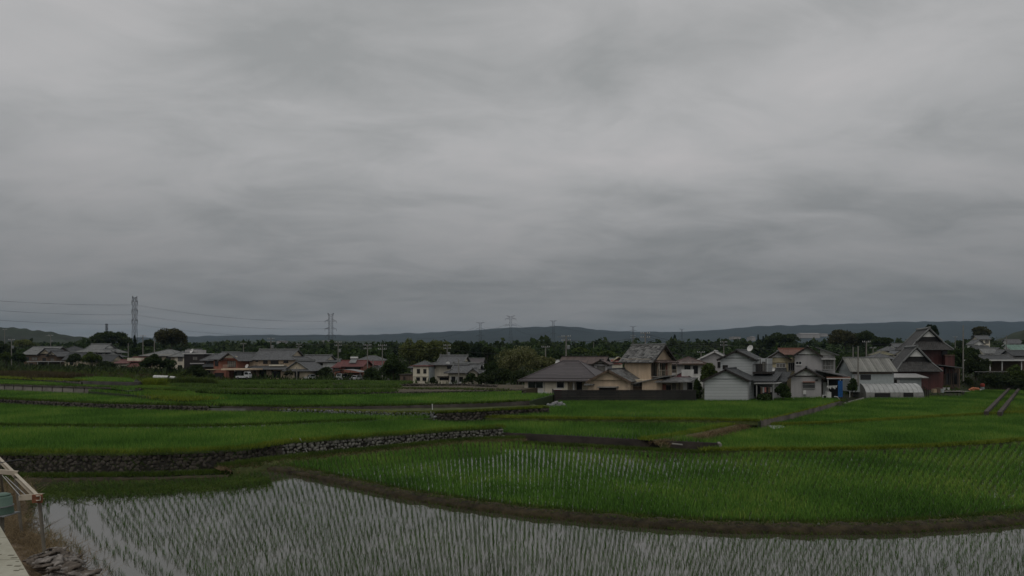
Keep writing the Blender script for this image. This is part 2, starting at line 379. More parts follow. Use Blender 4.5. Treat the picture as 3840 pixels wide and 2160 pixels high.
DK = L3(0.2, (985, 1745), (1080, 1757), (1200, 1780), (1350, 1812), (1500, 1845), (1750, 1884), (2000, 1915), (2400, 1950), (2700, 1968), (3000, 1975), (3300, 1972), (3600, 1958), (3840, 1935), (4150, 1895), (4500, 1845))
f2 = up(DK, .12)+L3(.12, (4600, 1500), (2000, 1560), (1900, 1650), (1300, 1710))
tag(MB().quad(*up(f2, .12)).build('paddy_water', WATER), kind='structure')
D23 = L3(.3, (2640, 1692), (2760, 1691), (2900, 1690), (3100, 1690), (3300, 1685), (3500, 1677), (3700, 1665), (3840, 1653), (4200, 1625), (4600, 1595))
D34 = L3(.4, (2830, 1598), (2960, 1597), (3100, 1592), (3300, 1580), (3500, 1568), (3700, 1558), (3840, 1550), (4200, 1538))
f3 = up(D23, .25)+L3(.25, (4200, 1520), (2840, 1570), (2560, 1650))
tag(MB().quad(*f3).build('paddy_water', WATER), kind='structure')
f4 = up(D34, .38)+L3(.38, (4200, 1440), (3785, 1458), (3650, 1468), (3470, 1486), (3250, 1494), (3150, 1519))
field('paddy_field', f4, MUD)
W67 = L3(.75, (1890, 1624), (2100, 1634), (2300, 1645), (2500, 1655), (2690, 1663))
BERM = L3(.72, (2440, 1656), (2560, 1641), (2680, 1616), (2760, 1598), (2850, 1580))
D67 = L3(1.1, (1640, 1564), (1800, 1567), (2000, 1571), (2200, 1574), (2400, 1576), (2600, 1577), (2840, 1582))
NW = L3(1.2, (2852, 1577), (2960, 1553), (3060, 1528), (3155, 1501))
f7 = up(W67, .68)+up(BERM, .68)[1:]+up(D67[::-1], .68)+L3(.7, (1500, 1584))
field('paddy_field', f7, MUD)
f6 = up(D67, 1.08)+up(NW, 1.08)+L3(1.08, (3100, 1494), (2900, 1499), (2640, 1506), (2090, 1508), (2060, 1529), (1800, 1549), (1645, 1561))
field('paddy_field', f6, MUD)
tag(MB().quad(*L3(1.10, (1700, 1562), (1860, 1547), (2110, 1545), (2140, 1557), (2060, 1568), (1850, 1566))).build('paddy_water', WATER), kind='structure')
f8 = A_ + up(L3(1.2, (1700, 1590), (1520, 1578)), 1.2)+up(B_[::-1], 1.2)
field('paddy_field', f8, MUD)
f9 = up(B_, 1.45)+L3(1.45, (1620, 1570))+up(C_[::-1][2:], 1.45)
field('paddy_field', f9, MUD)
f10 = [Vector((p.x, p.y+.3, 2.15)) for p in C_[:6]]+L3(2.15, (1000, 1520))+up(K_[::-1], 2.15)
field('paddy_field', f10, MUD)
f10b = [Vector((p.x, p.y+.3, 1.92-.09*max(0, i-4))) for i, p in enumerate(C_[5:])]+L3(1.62, (1985, 1510))+L3(1.88, (1500, 1530), (1100, 1536), (760, 1530), (700, 1518))
field('grass_path', f10b, GRB)
f11 = [Vector((p.x, p.y+.25, 3.1)) for p in K_[:6]]+L3(3.1, (480, 1466), (330, 1447), (0, 1425), (-500, 1412))
field('paddy_field', f11, MUD)
D_ = L3(1.85, (640, 1498), (830, 1535), (1100, 1538), (1500, 1533), (1800, 1524), (1985, 1514))
f12 = [Vector((p.x, p.y+.25, 2.12)) for p in D_]+L3(2.12, (2080, 1480), (1960, 1482), (1600, 1493), (1250, 1497), (1000, 1497), (620, 1482))
field('paddy_field', f12, MUD)
E_ = L3(2.2, (560, 1472), (800, 1481), (1000, 1485), (1300, 1485), (1600, 1480), (1800, 1476), (1960, 1471))
f13 = L3(2.18, (640, 1488), (1000, 1496), (1250, 1496), (1600, 1491), (1960, 1480))+up(E_[::-1], 2.18)
field('paddy_field', f13, MUD)
f14 = [Vector((p.x, p.y+.2, 2.6)) for p in E_]+L3(2.6, (2100, 1445), (1700, 1440), (1300, 1432), (900, 1427), (520, 1440))
field('garden_soil', f14, M('garden_soil', (0.075, 0.06, 0.042), 0.95, 0.3, 0.5, 0.3, col2=(0.10, 0.085, 0.05)))
f15 = L3(2.7, (330, 1468), (330, 1449), (560, 1449), (690, 1462), (760, 1490), (690, 1497), (540, 1485))
field('paddy_field', f15, MUD)
f16 = L3(3.5, (240, 1419), (330, 1429), (505, 1433), (490, 1424), (250, 1412))
field('paddy_field', f16, MUD)
f17 = L3(3.6, (-500, 1408), (0, 1413), (290, 1428), (300, 1412), (200, 1405), (-500, 1395))
field('garden_soil', f17, GRB)

# --- linear pieces
def cum(pts):
    d = [0.0]
    for a, b_ in zip(pts[:-1], pts[1:]): d.append(d[-1]+(Vector(b_)-Vector(a)).length)
    return d
def sample(pts, step):
    """points and front normals along a polyline"""
    d = cum(pts); nn = max(2, int(d[-1]/step)+1); ts = np.linspace(0, d[-1], nn)
    X = np.stack([np.interp(ts, d, [p[k] for p in pts]) for k in range(3)], 1)
    T = np.gradient(X, axis=0); T[:, 2] = 0; T /= np.linalg.norm(T, axis=1)[:, None]+1e-9
    return X, np.stack([T[:, 1], -T[:, 0], 0*T[:, 0]], 1), ts
def strip_wall(pts, z0, z1, th, name, m, label=None, cat='wall', parent=None, kind=None, group=None, wob=0.0):
    X, Nn, _ = sample(pts, 1.0)
    V = []; Fc = []
    for k in range(len(X)):
        dz = wob*float(vnoise(X[k, 0], X[k, 1], 0.9, 3)); p = X[k]; q = X[k]-Nn[k]*th; o_ = X[k]+Nn[k]*0.08
        za = z0(p) if callable(z0) else z0
        V += [(o_[0], o_[1], za), (p[0], p[1], z1+dz), (q[0], q[1], z1+dz), (q[0], q[1], za)]
    for k in range(len(X)-1):
        a, c = 4*k, 4*k+4
        Fc += [(a, c, c+1, a+1), (a+1, c+1, c+2, a+2), (a+2, c+2, c+3, a+3)]
    Fc += [(0, 1, 2, 3)[::-1], tuple(len(V)-4+i for i in (0, 1, 2, 3))]
    o = npmesh(name, V, Fc, m, parent)
    if label: tag(o, label, cat, group, kind)
    return o
ico_v = None
def ico():
    global ico_v
    if ico_v is None:
        t_ = (1+5**.5)/2
        v = np.array([(-1,t_,0),(1,t_,0),(-1,-t_,0),(1,-t_,0),(0,-1,t_),(0,1,t_),(0,-1,-t_),(0,1,-t_),(t_,0,-1),(t_,0,1),(-t_,0,-1),(-t_,0,1)], float)
        f = [(0,11,5),(0,5,1),(0,1,7),(0,7,10),(0,10,11),(1,5,9),(5,11,4),(11,10,2),(10,7,6),(7,1,8),(3,9,4),(3,4,2),(3,2,6),(3,6,8),(3,8,9),(4,9,5),(2,4,11),(6,2,10),(8,6,7),(9,8,1)]
        v /= np.linalg.norm(v, axis=1)[:, None]
        vs_ = list(map(tuple, v)); cache = {}; f2_ = []
        def mid(a, b_):
            k = (min(a, b_), max(a, b_))
            if k not in cache:
                q = (np.array(vs_[a])+np.array(vs_[b_])); q /= np.linalg.norm(q); vs_.append(tuple(q)); cache[k] = len(vs_)-1
            return cache[k]
        for a, b_, c_ in f:
            x, y, z = mid(a, b_), mid(b_, c_), mid(c_, a); f2_ += [(a, x, z), (b_, y, x), (c_, z, y), (x, y, z)]
        ico_v = (np.array(vs_), np.array(f2_))
    return ico_v
def stones(pts, z0, z1, sw, sh, name, m, parent, bulge=0.09, seed=1, ragged=0.0):
    """a face of rounded field stones along a polyline: one mesh"""
    r_ = np.random.default_rng(seed); X, Nn, ts = sample(pts, sw*0.95)
    iv, if_ = ico(); Vs = []; Fs = []; o = 0
    rows = max(1, int(round((z1-z0)/sh)))
    for k in range(len(X)):
        T = np.array([-Nn[k, 1], Nn[k, 0], 0])
        for j in range(rows):
            h = (z1-z0)/rows; cz = z0+(j+.5+r_.uniform(-.42, .42)*(0 < j < rows-1 or rows == 1)*(rows > 1))*h
            c = X[k]*1.0; c[2] = cz; c = c+Nn[k]*r_.uniform(0.0, .05)+T*(r_.uniform(-.5, .5)+.5*(j % 2))*sw
            if ragged and r_.random() < ragged: continue
            sz = np.array([sw*r_.uniform(.34, .72), bulge*r_.uniform(.6, 1.6), h*r_.uniform(.36, .74)])
            a = r_.uniform(-1.2, 1.2); v = iv*(1+r_.uniform(-.16, .16, (len(iv), 1)))*sz
            x = v[:, 0]*math.cos(a)-v[:, 2]*math.sin(a); z = v[:, 0]*math.sin(a)+v[:, 2]*math.cos(a)
            Vs.append(c+x[:, None]*T+v[:, 1:2]*Nn[k]+z[:, None]*np.array([0, 0, 1])); Fs.append(if_+o); o += len(iv)
    return npmesh(name, np.concatenate(Vs), np.concatenate(Fs), m, parent, True)
def stone_mat(name, c1, c2, c3):
    m, t, b = newmat(name); ge = NN(t, 'ShaderNodeNewGeometry'); tc = NN(t, 'ShaderNodeTexCoord')
    n1 = NN(t, 'ShaderNodeTexNoise', {'Vector': tc.outputs['Object'], 'Scale': 0.5, 'Detail': 6.0, 'Roughness': 0.7})
    n2 = NN(t, 'ShaderNodeTexNoise', {'Vector': tc.outputs['Object'], 'Scale': 9.0, 'Detail': 4.0})
    a = NN(t, 'ShaderNodeMath', {0: ge.outputs['Random Per Island'], 1: 0.6, 2: n1.outputs['Fac']}, operation='MULTIPLY_ADD')
    a2 = NN(t, 'ShaderNodeMath', {0: n2.outputs['Fac'], 1: 0.4, 2: a.outputs[0]}, operation='MULTIPLY_ADD')
    rp = NN(t, 'ShaderNodeValToRGB', {0: a2.outputs[0]})
    rp.color_ramp.elements[0].position = .55; rp.color_ramp.elements[0].color = c4(c1)
    rp.color_ramp.elements[1].position = 1.35 if False else 1.0; rp.color_ramp.elements[1].color = c4(c2)
    q = rp.color_ramp.elements.new(.78); q.color = c4(c3)
    t.links.new(rp.outputs[0], b.inputs['Base Color']); b.inputs['Roughness'].default_value = .9
    bp = NN(t, 'ShaderNodeBump', {'Height': n2.outputs['Fac'], 'Strength': .5, 'Distance': .03}); t.links.new(bp.outputs[0], b.inputs['Normal'])
    return m
STN = stone_mat('field_stone', (0.035, 0.034, 0.03), (0.20, 0.195, 0.17), (0.10, 0.096, 0.085))
STD = stone_mat('mossy_dark_stone', (0.018, 0.015, 0.012), (0.075, 0.064, 0.052), (0.030, 0.025, 0.020))
STG = stone_mat('blue_grey_stone', (0.07, 0.072, 0.075), (0.22, 0.225, 0.225), (0.14, 0.145, 0.148))
MORT = M('dark_joints', (0.02, 0.018, 0.014), .95, .4, 2.0)
def stone_wall(label, pts, z0, z1, sw, sh, sm, th=.35, seed=1, group=None, bulge=.09, ragged=0., cope=True):
    o = strip_wall(pts, z0-.3, z1-.02, th, 'stone_wall', MORT, label, 'stone wall', group=group)
    stones(pts, z0-.05, z1-.03, sw, sh, 'stone_facing', sm, o, bulge, seed, ragged)
    if cope: strip_wall([Vector(p)+Vector((0, .02, 0)) for p in pts], z1-.06, z1+.02, th*.9, 'coping', CONCD, parent=o, wob=.02)
    return o
stone_wall('long dark mossy stone retaining wall at the left edge of the flooded paddy', A_[:7], 0, 1.2, .26, .22, STD, seed=2, bulge=.045)
stone_wall('wall of clean rounded cobbles above the grassy bank, with the metal ladder against it', A_[6:], .25, 1.2, .23, .27, STN, seed=3)
stone_wall('low single row of edging stones between the two left green paddies', B_, 1.1, 1.46, .40, .36, stone_mat('edging_stone', (0.03, 0.028, 0.024), (0.16, 0.15, 0.13), (0.07, 0.065, 0.055)), seed=4, ragged=.06, cope=False)
stone_wall('dark mossy stone wall behind the wide left paddy', C_[:6], 1.4, 2.2, .42, .28, STD, seed=5)
cw = strip_wall(C_[5:7], 1.3, 1.97, .3, 'concrete_block_wall', M('grey_block_concrete', (0.10, 0.098, 0.09), .9, .4, 1.0, .2), 'short pale concrete block edge at the foot of the terrace', 'wall')
stone_wall('pale blue-grey cobble wall left of the white pole', C_[6:10], 1.2, 2.0, .34, .2, STG, seed=6)
stone_wall('dark rubble wall running right from the white pole to the rock heap', C_[9:], .7, 1.82, .4, .3, STD, seed=7)
strip_wall(D_, 1.4, 2.19, .3, 'concrete_wall', CONCD, 'long dark concrete wall with the bright green strip of rice on top', 'wall')
stone_wall('distant cobble wall under the vegetable rows', E_[2:], 2.0, 2.66, .45, .25, STD, seed=8, cope=False)
strip_wall(E_[:3], 1.9, 2.62, .3, 'concrete_wall', CONCD, 'dark earth-stained wall under the left vegetable rows', 'wall')
kw = strip_wall(K_[:6], 1.9, 3.2, .25, 'concrete_wall', M('pale_panel_concrete', (0.15, 0.14, 0.12), .9, .35, .5, .2), 'pale panelled concrete retaining wall at the far left of the terraces', 'wall')
X, Nn, _ = sample(K_[:6], 2.4)
b_ = MB()
for k in range(len(X)): b_.box(-.025, .025, -.11, -.02, 0, .9, Matrix.Translation((X[k, 0], X[k, 1], 2.2)))
b_.build('panel_joint', CONCD, kw)
strip_wall([p+Vector((0, -.03, 0)) for p in up(K_[:6], 3.2)], 3.12, 3.3, .4, 'coping', CONCD, parent=kw)
strip_wall(K_[5:], 1.9, 2.75, .3, 'concrete_wall', CONCD, 'short dark wall tapering away right of the pale panelled wall', 'wall')
mw = L3(2.75, (300, 1447), (400, 1450), (505, 1452)); mw.append(G(555, 1446, 2.75))
strip_wall(mw, 2.5, 3.55, .3, 'concrete_wall', M('dark_concrete', (0.05, 0.045, 0.04), .9, .4, .6), 'dark concrete retaining wall in front of the small raised paddy at left', 'wall')
stone_wall('rough dark stone bank under the weedy plot at the far left', L3(3.15, (-500, 1415), (0, 1424), (200, 1436), (300, 1446)), 3., 3.65, .5, .3, STD, seed=9, cope=False)
gw = L3(2.1, (1250, 1452), (1500, 1457), (1700, 1457), (1860, 1462))
stone_wall('far grey stone wall in front of the cream flat-roofed annexe', L3(2.6, (1240, 1447), (1500, 1448), (1740, 1446), (1860, 1452)), 2.5, 2.95, .5, .22, STD, seed=10, cope=False)
rw = strip_wall(W67, 0, .77, .3, 'retaining_wall', M('black_stained_concrete', (0.026, 0.021, 0.017), .9, .5, .8, .3), 'dark stained concrete wall ending in a white pipe at the middle of the paddies', 'wall')
nw = strip_wall(NW[::1], .1, 1.22, .22, 'concrete_wall', M('streaked_concrete', (0.085, 0.074, 0.062), .9, .6, .5, .2, streak=True), 'sloping concrete panel wall leading up to the grey stucco house', 'wall')
strip_wall(L3(.55, (3165, 1512), (3255, 1488)), .2, .6, .2, 'concrete_kerb', CONC, 'low concrete kerb beside the plastic greenhouse', 'kerb')
kb = L3(1.2, (1520, 1582), (1640, 1589), (1780, 1598), (1880, 1605))
strip_wall(kb, .5, 1.25, .18, 'concrete_kerb', CONC, 'thin pale concrete kerb running back from the end of the cobble wall', 'kerb')
ch = thing('drain_channel', 'straight concrete drain channel with tall sides at the right edge', 'channel', tuple(G(3745, 1510, .4)))
for nm, off in (('side_wall', 0.0), ('side_wall', 1.6)):
    b_ = MB(); a_, c_ = G(3788, 1462, .4)-ch.location, G(3697, 1562, .4)-ch.location
    dv = (c_-a_).normalized(); sd_ = Vector((-dv.y, dv.x, 0))*1
    a_ = a_+sd_*off; c_ = c_+sd_*off*.8
    for q in (0,):
        u_ = sd_*.2
        pts = [a_-u_, c_-u_, c_+u_, a_+u_]
        b_.slab([p+Vector((0, 0, .62)) for p in pts], 1.1, dv)
    b_.build(nm, M('brown_worn_concrete', (0.06, 0.05, 0.042), .9, .4, .8, .2), ch)

MB().slab([p for p in [G(3790, 1463, .3)-ch.location, G(3700, 1562, .3)-ch.location, G(3728, 1562, .3)-ch.location, G(3812, 1463, .3)-ch.location]], .1, (0, 1, 0)).build('channel_floor', MORT, ch)
def rough_strip(name, pts, wd, h, zb, m, seed=0, amp=.08, slope=0.0):
    X, Nn, ts = sample(pts, .22); K = 11; V = []; Fc = []
    for k in range(len(X)):
        for j in range(K):
            u = j/(K-1)*2-1
            prof = h*max(0, 1-abs(u)**3.0)-(.25 if j in (0, K-1) else 0)
            w_ = wd*.5*(1+.13*float(vnoise(ts[k], j, .8, seed))+.07*float(vnoise(ts[k], j*.5, 3.1, seed+4)))
            p = X[k]-Nn[k]*u*w_
            V.append((p[0], p[1], zb+prof+slope*u+amp*(.65*float(vnoise(p[0], p[1], 2.3, seed+1))+.45*float(vnoise(p[0], p[1], 7.0, seed+2)))*(0 if j in (0, K-1) else 1)))
    for k in range(len(X)-1):
        for j in range(K-1): a = k*K+j; Fc.append((a, a+K, a+K+1, a+1))
    return tag(npmesh(name, V, Fc, m, smooth=True), kind='structure')
rough_strip('dike', DK, 1.3, .29, 0.0, MUDB, 3, .10)
rough_strip('dike', D23, .5, .14, .25, GRB, 4, .03); rough_strip('dike', D34, .5, .16, .38, GRB, 5, .03); rough_strip('dike', D67, .6, .2, 1.05, GRB, 6, .04)
bk = L3(.3, (840, 1757), (1000, 1735), (1160, 1716), (1350, 1698), (1550, 1677), (1750, 1656), (1960, 1650))
rough_strip('grass_bank', bk, 3.0, .42, 0.05, GRB, 7, .14)
rough_strip('grass_bank', BERM, 2.2, .62, .2, GRB, 8, .10)
rough_strip('grass_bank', L3(.1, (-300, 1800), (0, 1797), (300, 1793), (600, 1790), (860, 1782)), 1.0, .10, 0, MUDB, 9, .05)
rough_strip('grass_bank', L3(.15, (1960, 1666), (2200, 1678), (2450, 1692), (2690, 1704)), 1.3, .14, .05, MUDB, 10, .08)

# --- blades
def blades(pos, nb, h, wd, spread, seed=0, seg=2, hv=.3):
    r_ = np.random.default_rng(seed); n = len(pos); Bp = np.repeat(pos, nb, 0); m_ = n*nb
    az = r_.uniform(0, 2*np.pi, m_); hh = h*(1+r_.uniform(-hv, hv, m_)); sp = spread*r_.uniform(.3, 1.4, m_)
    if np.ndim(h) == 0: pass
    d = np.stack([np.cos(az), np.sin(az), 0*az], 1); s = np.stack([-np.sin(az), np.cos(az), 0*az], 1)
    # turn blade faces roughly in all directions
    fa = r_.uniform(0, 2*np.pi, m_); s = np.stack([np.cos(fa), np.sin(fa), 0*fa], 1)
    b0 = Bp+d*(.02+.25*sp[:, None]*h*.3); w_ = (wd*r_.uniform(.7, 1.3, m_))[:, None]
    tip = b0+d*(sp*hh)[:, None]+np.array([0, 0, 1])*(hh*.95)[:, None]
    if seg == 1:
        V = np.stack([b0-s*w_, b0+s*w_, tip], 1).reshape(-1, 3); Fc = np.arange(m_*3).reshape(-1, 3)
    else:
        mid = b0+d*(sp*hh*.28)[:, None]+np.array([0, 0, 1])*(hh*.58)[:, None]
        V = np.stack([b0-s*w_*.7, b0+s*w_*.7, mid-s*w_, mid+s*w_, tip], 1).reshape(-1, 3)
        i = np.arange(m_)[:, None]*5; Fc = np.concatenate([i+np.array([0, 1, 3]), i+np.array([0, 3, 2]), i+np.array([2, 3, 4])], 0)
    return V, Fc
def inpoly(x, y, poly):
    c = np.zeros(x.shape, bool); n = len(poly)
    for i in range(n):
        x1, y1 = poly[i][0], poly[i][1]; x2, y2 = poly[i-1][0], poly[i-1][1]
        if y1 == y2: continue
        c ^= ((y1 > y) != (y2 > y)) & (x < (x2-x1)*(y-y1)/(y2-y1)+x1)
    return c
def rows(poly, z, ds, dr, ang=0.0, seed=0, jit=.16, clip=True, bend=0.0):
    r_ = np.random.default_rng(seed); P_ = np.array([(p[0], p[1]) for p in poly]); c0 = P_.mean(0); rad = np.abs(P_-c0).max()*1.5
    a = np.arange(-rad, rad, dr); b_ = np.arange(-rad, rad, ds); A, B = np.meshgrid(a, b_)
    A = A+r_.normal(0, jit*dr*.5, A.shape); B = B+r_.normal(0, jit*ds, B.shape); A = A+bend*B*B/rad
    x = c0[0]+A*math.cos(ang)-B*math.sin(ang); y = c0[1]+A*math.sin(ang)+B*math.cos(ang)
    x, y = x.ravel(), y.ravel(); k = inpoly(x, y, P_)
    if clip: k &= (np.abs(x) < .86*y+9)
    x, y = x[k], y[k]; return np.stack([x, y, np.full(len(x), z)], 1)
def inset(poly, d):
    c0 = sum((Vector((p[0], p[1], 0)) for p in poly), Vector())/len(poly); o = []
    for p in poly:
        v = Vector((p[0], p[1], 0))-c0; l = v.length; o.append(c0+v*((l-d)/l))
    return o
def stuff(name, label, V, Fc, m):
    return tag(npmesh(name, V, Fc, m), label, name.replace('_', ' '), kind='stuff')
# dense paddies: (polygon, z, along-row step, row gap, row direction, blades, height, blade half width, label, keep function)
def thin(pos, seed, lvl, s=.12): return pos[vnoise(pos[:, 0], pos[:, 1]*1.6, s, seed) > lvl]
p2 = []; r2_ = np.random.default_rng(21); t2_ = np.arange(-1.0, 1.0, .0080); r = 16.0
while r < 75:
    a2 = t2_+r2_.normal(0, .0008, t2_.shape); q = r+r2_.normal(0, .05, t2_.shape); p2.append(np.stack([q*np.sin(a2), 6+q*np.cos(a2), np.full_like(a2, .12)], 1)); r += .18
p2 = np.concatenate(p2); p2 = p2[(np.abs(p2[:, 0]) < .86*p2[:, 1]+9) & (p2[:, 0] > DK[0].x) & (p2[:, 0] < 46)]
# keep behind the dike, before the right-hand cross dike and off the banks
lim = np.interp(p2[:, 0], [p.x for p in DK], [p.y for p in DK]); p2 = p2[p2[:, 1] > lim+.75]
far = np.interp(p2[:, 0], [p.x for p in bk+L3(.15, (1960, 1668), (2300, 1690), (2690, 1708))+D23[1:]], [p.y for p in bk+L3(.15, (1960, 1668), (2300, 1690), (2690, 1708))+D23[1:]])
p2 = p2[p2[:, 1] < far-.9-.5*(p2[:, 0] < 0)]
wet = vnoise(p2[:, 0]*.9, p2[:, 1]*.5, .35, 12)
pxp, pyp = CX+F*p2[:, 0]/p2[:, 1], EY+F*(H-.12)/p2[:, 1]
core = .95*np.exp(-((pxp-2250)/620)**2-((pyp-1745)/66)**2)*np.clip(.72+.45*wet, 0, 1.2)+.12*(wet > .6)+.45*np.exp(-((pxp-3800)/260)**2-((pyp-1850)/110)**2)+.55*np.exp(-((pxp-3000)/800)**2-((pyp-1940)/14)**2)
ridx = np.round(p2[:, 0]/.23).astype(int)
keep = (rng.random(len(p2)) > np.clip(core*.68+.12*(wet-.6), 0, .8))
V, Fc = blades(p2[keep], 9, .345, .012, .38, 31, hv=.45)
stuff('rice_plants', 'dense knee-high green rice filling the large paddy behind the curved mud dike', V, Fc, RICE2)
def rice(poly, z, ds, dr, ang, nb, h, wd, label, seed, lvl=None, ins=.6, mat_=None, spread=.42, sparse=None):
    q = rows(inset(poly, ins), z, ds, dr, ang, seed)
    if lvl is not None: q = thin(q, seed, lvl)
    if sparse: q = q[np.random.default_rng(seed).random(len(q)) > .72*np.exp(-((q[:, 0]-sparse[0])/sparse[2])**2-((q[:, 1]-sparse[1])/sparse[3])**2)]
    V, Fc = blades(q, nb, h, wd, spread, seed+50, seg=1); return stuff('rice_plants', label, V, Fc, mat_ or RICE2)
rice(f3, .25, .24, .27, R(-8), 7, .42, .02, 'green rice with glints of water along its near edge, second paddy from the front at right', 22, -1.15)
rice(f4, .38, .24, .46, R(-43), 8, .42, .024, 'green rice in slanting rows between the greenhouse and the drain channel', 23)
rice(f7, .68, .25, .29, R(-12), 7, .42, .022, 'green rice between the stained concrete wall and the yellow grass line', 24, -1.2, ins=.3)
rice(f6, 1.08, .25, .30, R(-12), 7, .42, .022, 'green rice below the long black fence', 124, None, ins=.3, sparse=(-1.5, 70.5, 6.5, 3.2))
rice(f8, 1.2, .22, .25, R(-10), 8, .44, .018, 'green rice on top of the long stone wall', 25)
rice(f9, 1.45, .23, .27, R(-4), 7, .42, .02, 'green rice behind the single row of edging stones', 26, ins=.3)
rice(f10, 2.15, .3, .34, R(28), 6, .40, .026, 'rice in rows below the pale panelled wall', 27)
rice(f11, 3.1, .34, .5, R(20), 6, .40, .03, 'sparser rice in clear rows above the pale panelled wall', 28)
rice(f12, 2.12, .28, .32, 0, 6, .42, .026, 'bright green strip of rice on the dark concrete wall', 29, ins=.1)
rice(f13, 2.18, .3, .34, 0, 6, .42, .028, 'narrow strip of rice at the foot of the distant cobble wall', 30, ins=.1)
rice(f15, 2.7, .32, .36, R(20), 6, .42, .03, 'small wedge of rice by the gravel ramp at left', 32, ins=.1)
rice(f16, 3.5, .34, .36, 0, 6, .42, .03, 'small raised rice patch above the dark concrete wall', 33, ins=.1)

# --- flooded paddy: seedlings in rows fanning away from the near corner
th = np.arange(-1.25, 1.2, .0096); rr = 4.0
P1 = []
rs = np.random.default_rng(11)
r = 5.0
while r < 60:
    ang = th+rs.normal(0, .0014, th.shape); q = r+rs.normal(0, .05, th.shape)
    P1.append(np.stack([q*np.sin(ang), 6+q*np.cos(ang), np.zeros_like(ang), np.arange(len(th))], 1)); r += .185+.0022*max(0, r-14)
P1 = np.concatenate(P1)
lim = np.interp(P1[:, 0], [p.x for p in DK], [p.y for p in DK], left=99); limA = np.interp(P1[:, 0], [p.x for p in A_], [p.y for p in A_])
BANK = [(-60, 60), (-27.5, 34.5), (-25.4, 31.8), (-21.5, 26.6), (-17.4, 23.2), (-14.6, 20.9), (-10.5, 15), (-7, 8)]
bx = np.interp(P1[:, 1], [b_[1] for b_ in BANK[::-1]], [b_[0] for b_ in BANK[::-1]])
k = (P1[:, 1] < lim-1.05) & (P1[:, 1] < limA-.9) & (P1[:, 0] > bx+.7) & (P1[:, 1] > 8) & (np.abs(P1[:, 0]) < .86*P1[:, 1]+9)
P1 = P1[k]; bx = bx[k]
dl = P1[:, 0]-bx   # distance from the left bank: open lanes between the outer rows
k = ~(((dl > 1.35) & (dl < 2.2)) | ((dl > 3.1) & (dl < 3.7)) | (dl < .9)) & (rs.random(len(P1)) > .14+.26*(vnoise(P1[:, 0], P1[:, 1], .5, 8) > .35))
P1 = P1[k][:, :3]
pxp, pyp = CX+F*P1[:, 0]/P1[:, 1], EY+F*H/P1[:, 1]
infr = (pxp > 60) & (pxp < 3830) & (pyp < 2185)
order = np.where(infr)[0]; order = order[np.argsort(P1[order, 1])][:300]
rest = np.ones(len(P1), bool); rest[order] = False
V, Fc = blades(P1[rest], 6, .195, .0048, .32, 41, hv=.5); stuff('rice_seedlings', 'young rice seedlings standing in rows in the flooded paddy', V, Fc, RICE1)
protos = []
for q in range(10):
    V, Fc = blades(np.zeros((1, 3)), 6, .21, .0052, .34, 60+q, hv=.35); protos.append((V, Fc))
meshes = []
for n_, i in enumerate(order):
    if n_ < 10: o = npmesh('rice_seedling', protos[n_][0], protos[n_][1], RICE1); meshes.append(o.data)
    else: o = bpy.data.objects.new('rice_seedling', meshes[n_ % 10]); C.objects.link(o)
    o.location = P1[i]; o.rotation_euler = (0, 0, rs.uniform(0, 6.28)); sc = rs.uniform(.8, 1.2); o.scale = (sc, sc, sc)
    tag(o, 'rice seedling tuft in the nearest rows of the flooded paddy, along the photo bottom', 'rice seedling', 'nearest seedlings in the flooded paddy')

# --- grasses
def grass(label, pts, wd, n, h, m, z=None, seed=0, hw=.02, nb=3, spread=.6, zf=None, name='grass'):
    r_ = np.random.default_rng(seed); X, Nn, ts = sample(pts, .2); i = r_.integers(0, len(X), n)
    u = np.clip(r_.normal(0, .42, n), -1, 1); p = X[i]-Nn[i]*(u*wd*.5)[:, None]; p[:, :2] += r_.normal(0, .1, (n, 2))
    if zf is not None: p[:, 2] = zf(u)
    elif z is not None: p[:, 2] = z
    V, Fc = blades(p, nb, h, hw, spread, seed+9, seg=1, hv=.5); return stuff(name, label, V, Fc, m)
grass('yellow-green grass fringe along the top of the long stone wall', [Vector((p.x, p.y+.9, 1.2)) for p in A_], 1.3, 9000, .26, GRASSY, seed=1)
grass('bright grass on the thin dike across the right paddies', up(D23, .36), .6, 9000, .26, GRASSY, seed=2); grass('grass on the farther thin dike at right', up(D34, .5), .7, 9000, .28, GRASSY, seed=3)
grass('yellow grass line crossing the middle paddies', up(D67, 1.16), .7, 6000, .27, GRASSY, seed=4)
bz = lambda u: .04+.42*(1-np.abs(u)**3)
grass('rough green grass on the bank under the cobble wall', bk, 2.6, 7000, .22, GRASS, zf=bz, seed=5)
grass('dry brown grass tangled on the bank under the cobble wall', [p+Vector((0, -.5, 0)) for p in bk], 1.9, 5000, .2, GRASSB, zf=lambda u: .04+.3*(1-np.abs(u)**3), seed=6, spread=1.2)
bz2 = lambda u: .22+.6*(1-np.abs(u)**3)
grass('yellow-green grass along the crest of the sloping bank', [p+Vector((-.6, .5, 0)) for p in BERM], 1.3, 3500, .24, GRASSY, zf=lambda u: .8+0*u, seed=7)
grass('brown dead grass on the face of the sloping bank', [p+Vector((.2, -.5, 0)) for p in BERM], 1.6, 3500, .22, GRASSB, zf=lambda u: .3+.4*(1-np.abs(u)**2), seed=8, spread=1.2)
grass('small weeds on the back edge of the curved mud dike', [p+Vector((0, .62, 0)) for p in DK], .45, 5200, .15, GRASS, z=.2, seed=9, hw=.012, nb=4)
grass('sparse weeds along the water edge of the curved mud dike', [p+Vector((0, -.6, 0)) for p in DK], .35, 1300, .12, GRASS, z=.05, seed=91, hw=.012, nb=3)
grass('moss and low weeds growing on the curved mud dike', DK, 1.0, 2600, .07, GRASS, z=.29, seed=92, hw=.016, nb=3, spread=1.4)
grass('scattered dry stems on the curved mud dike', DK, 1.0, 1500, .06, GRASSB, z=.31, seed=10, hw=.008, nb=2, spread=1.8)
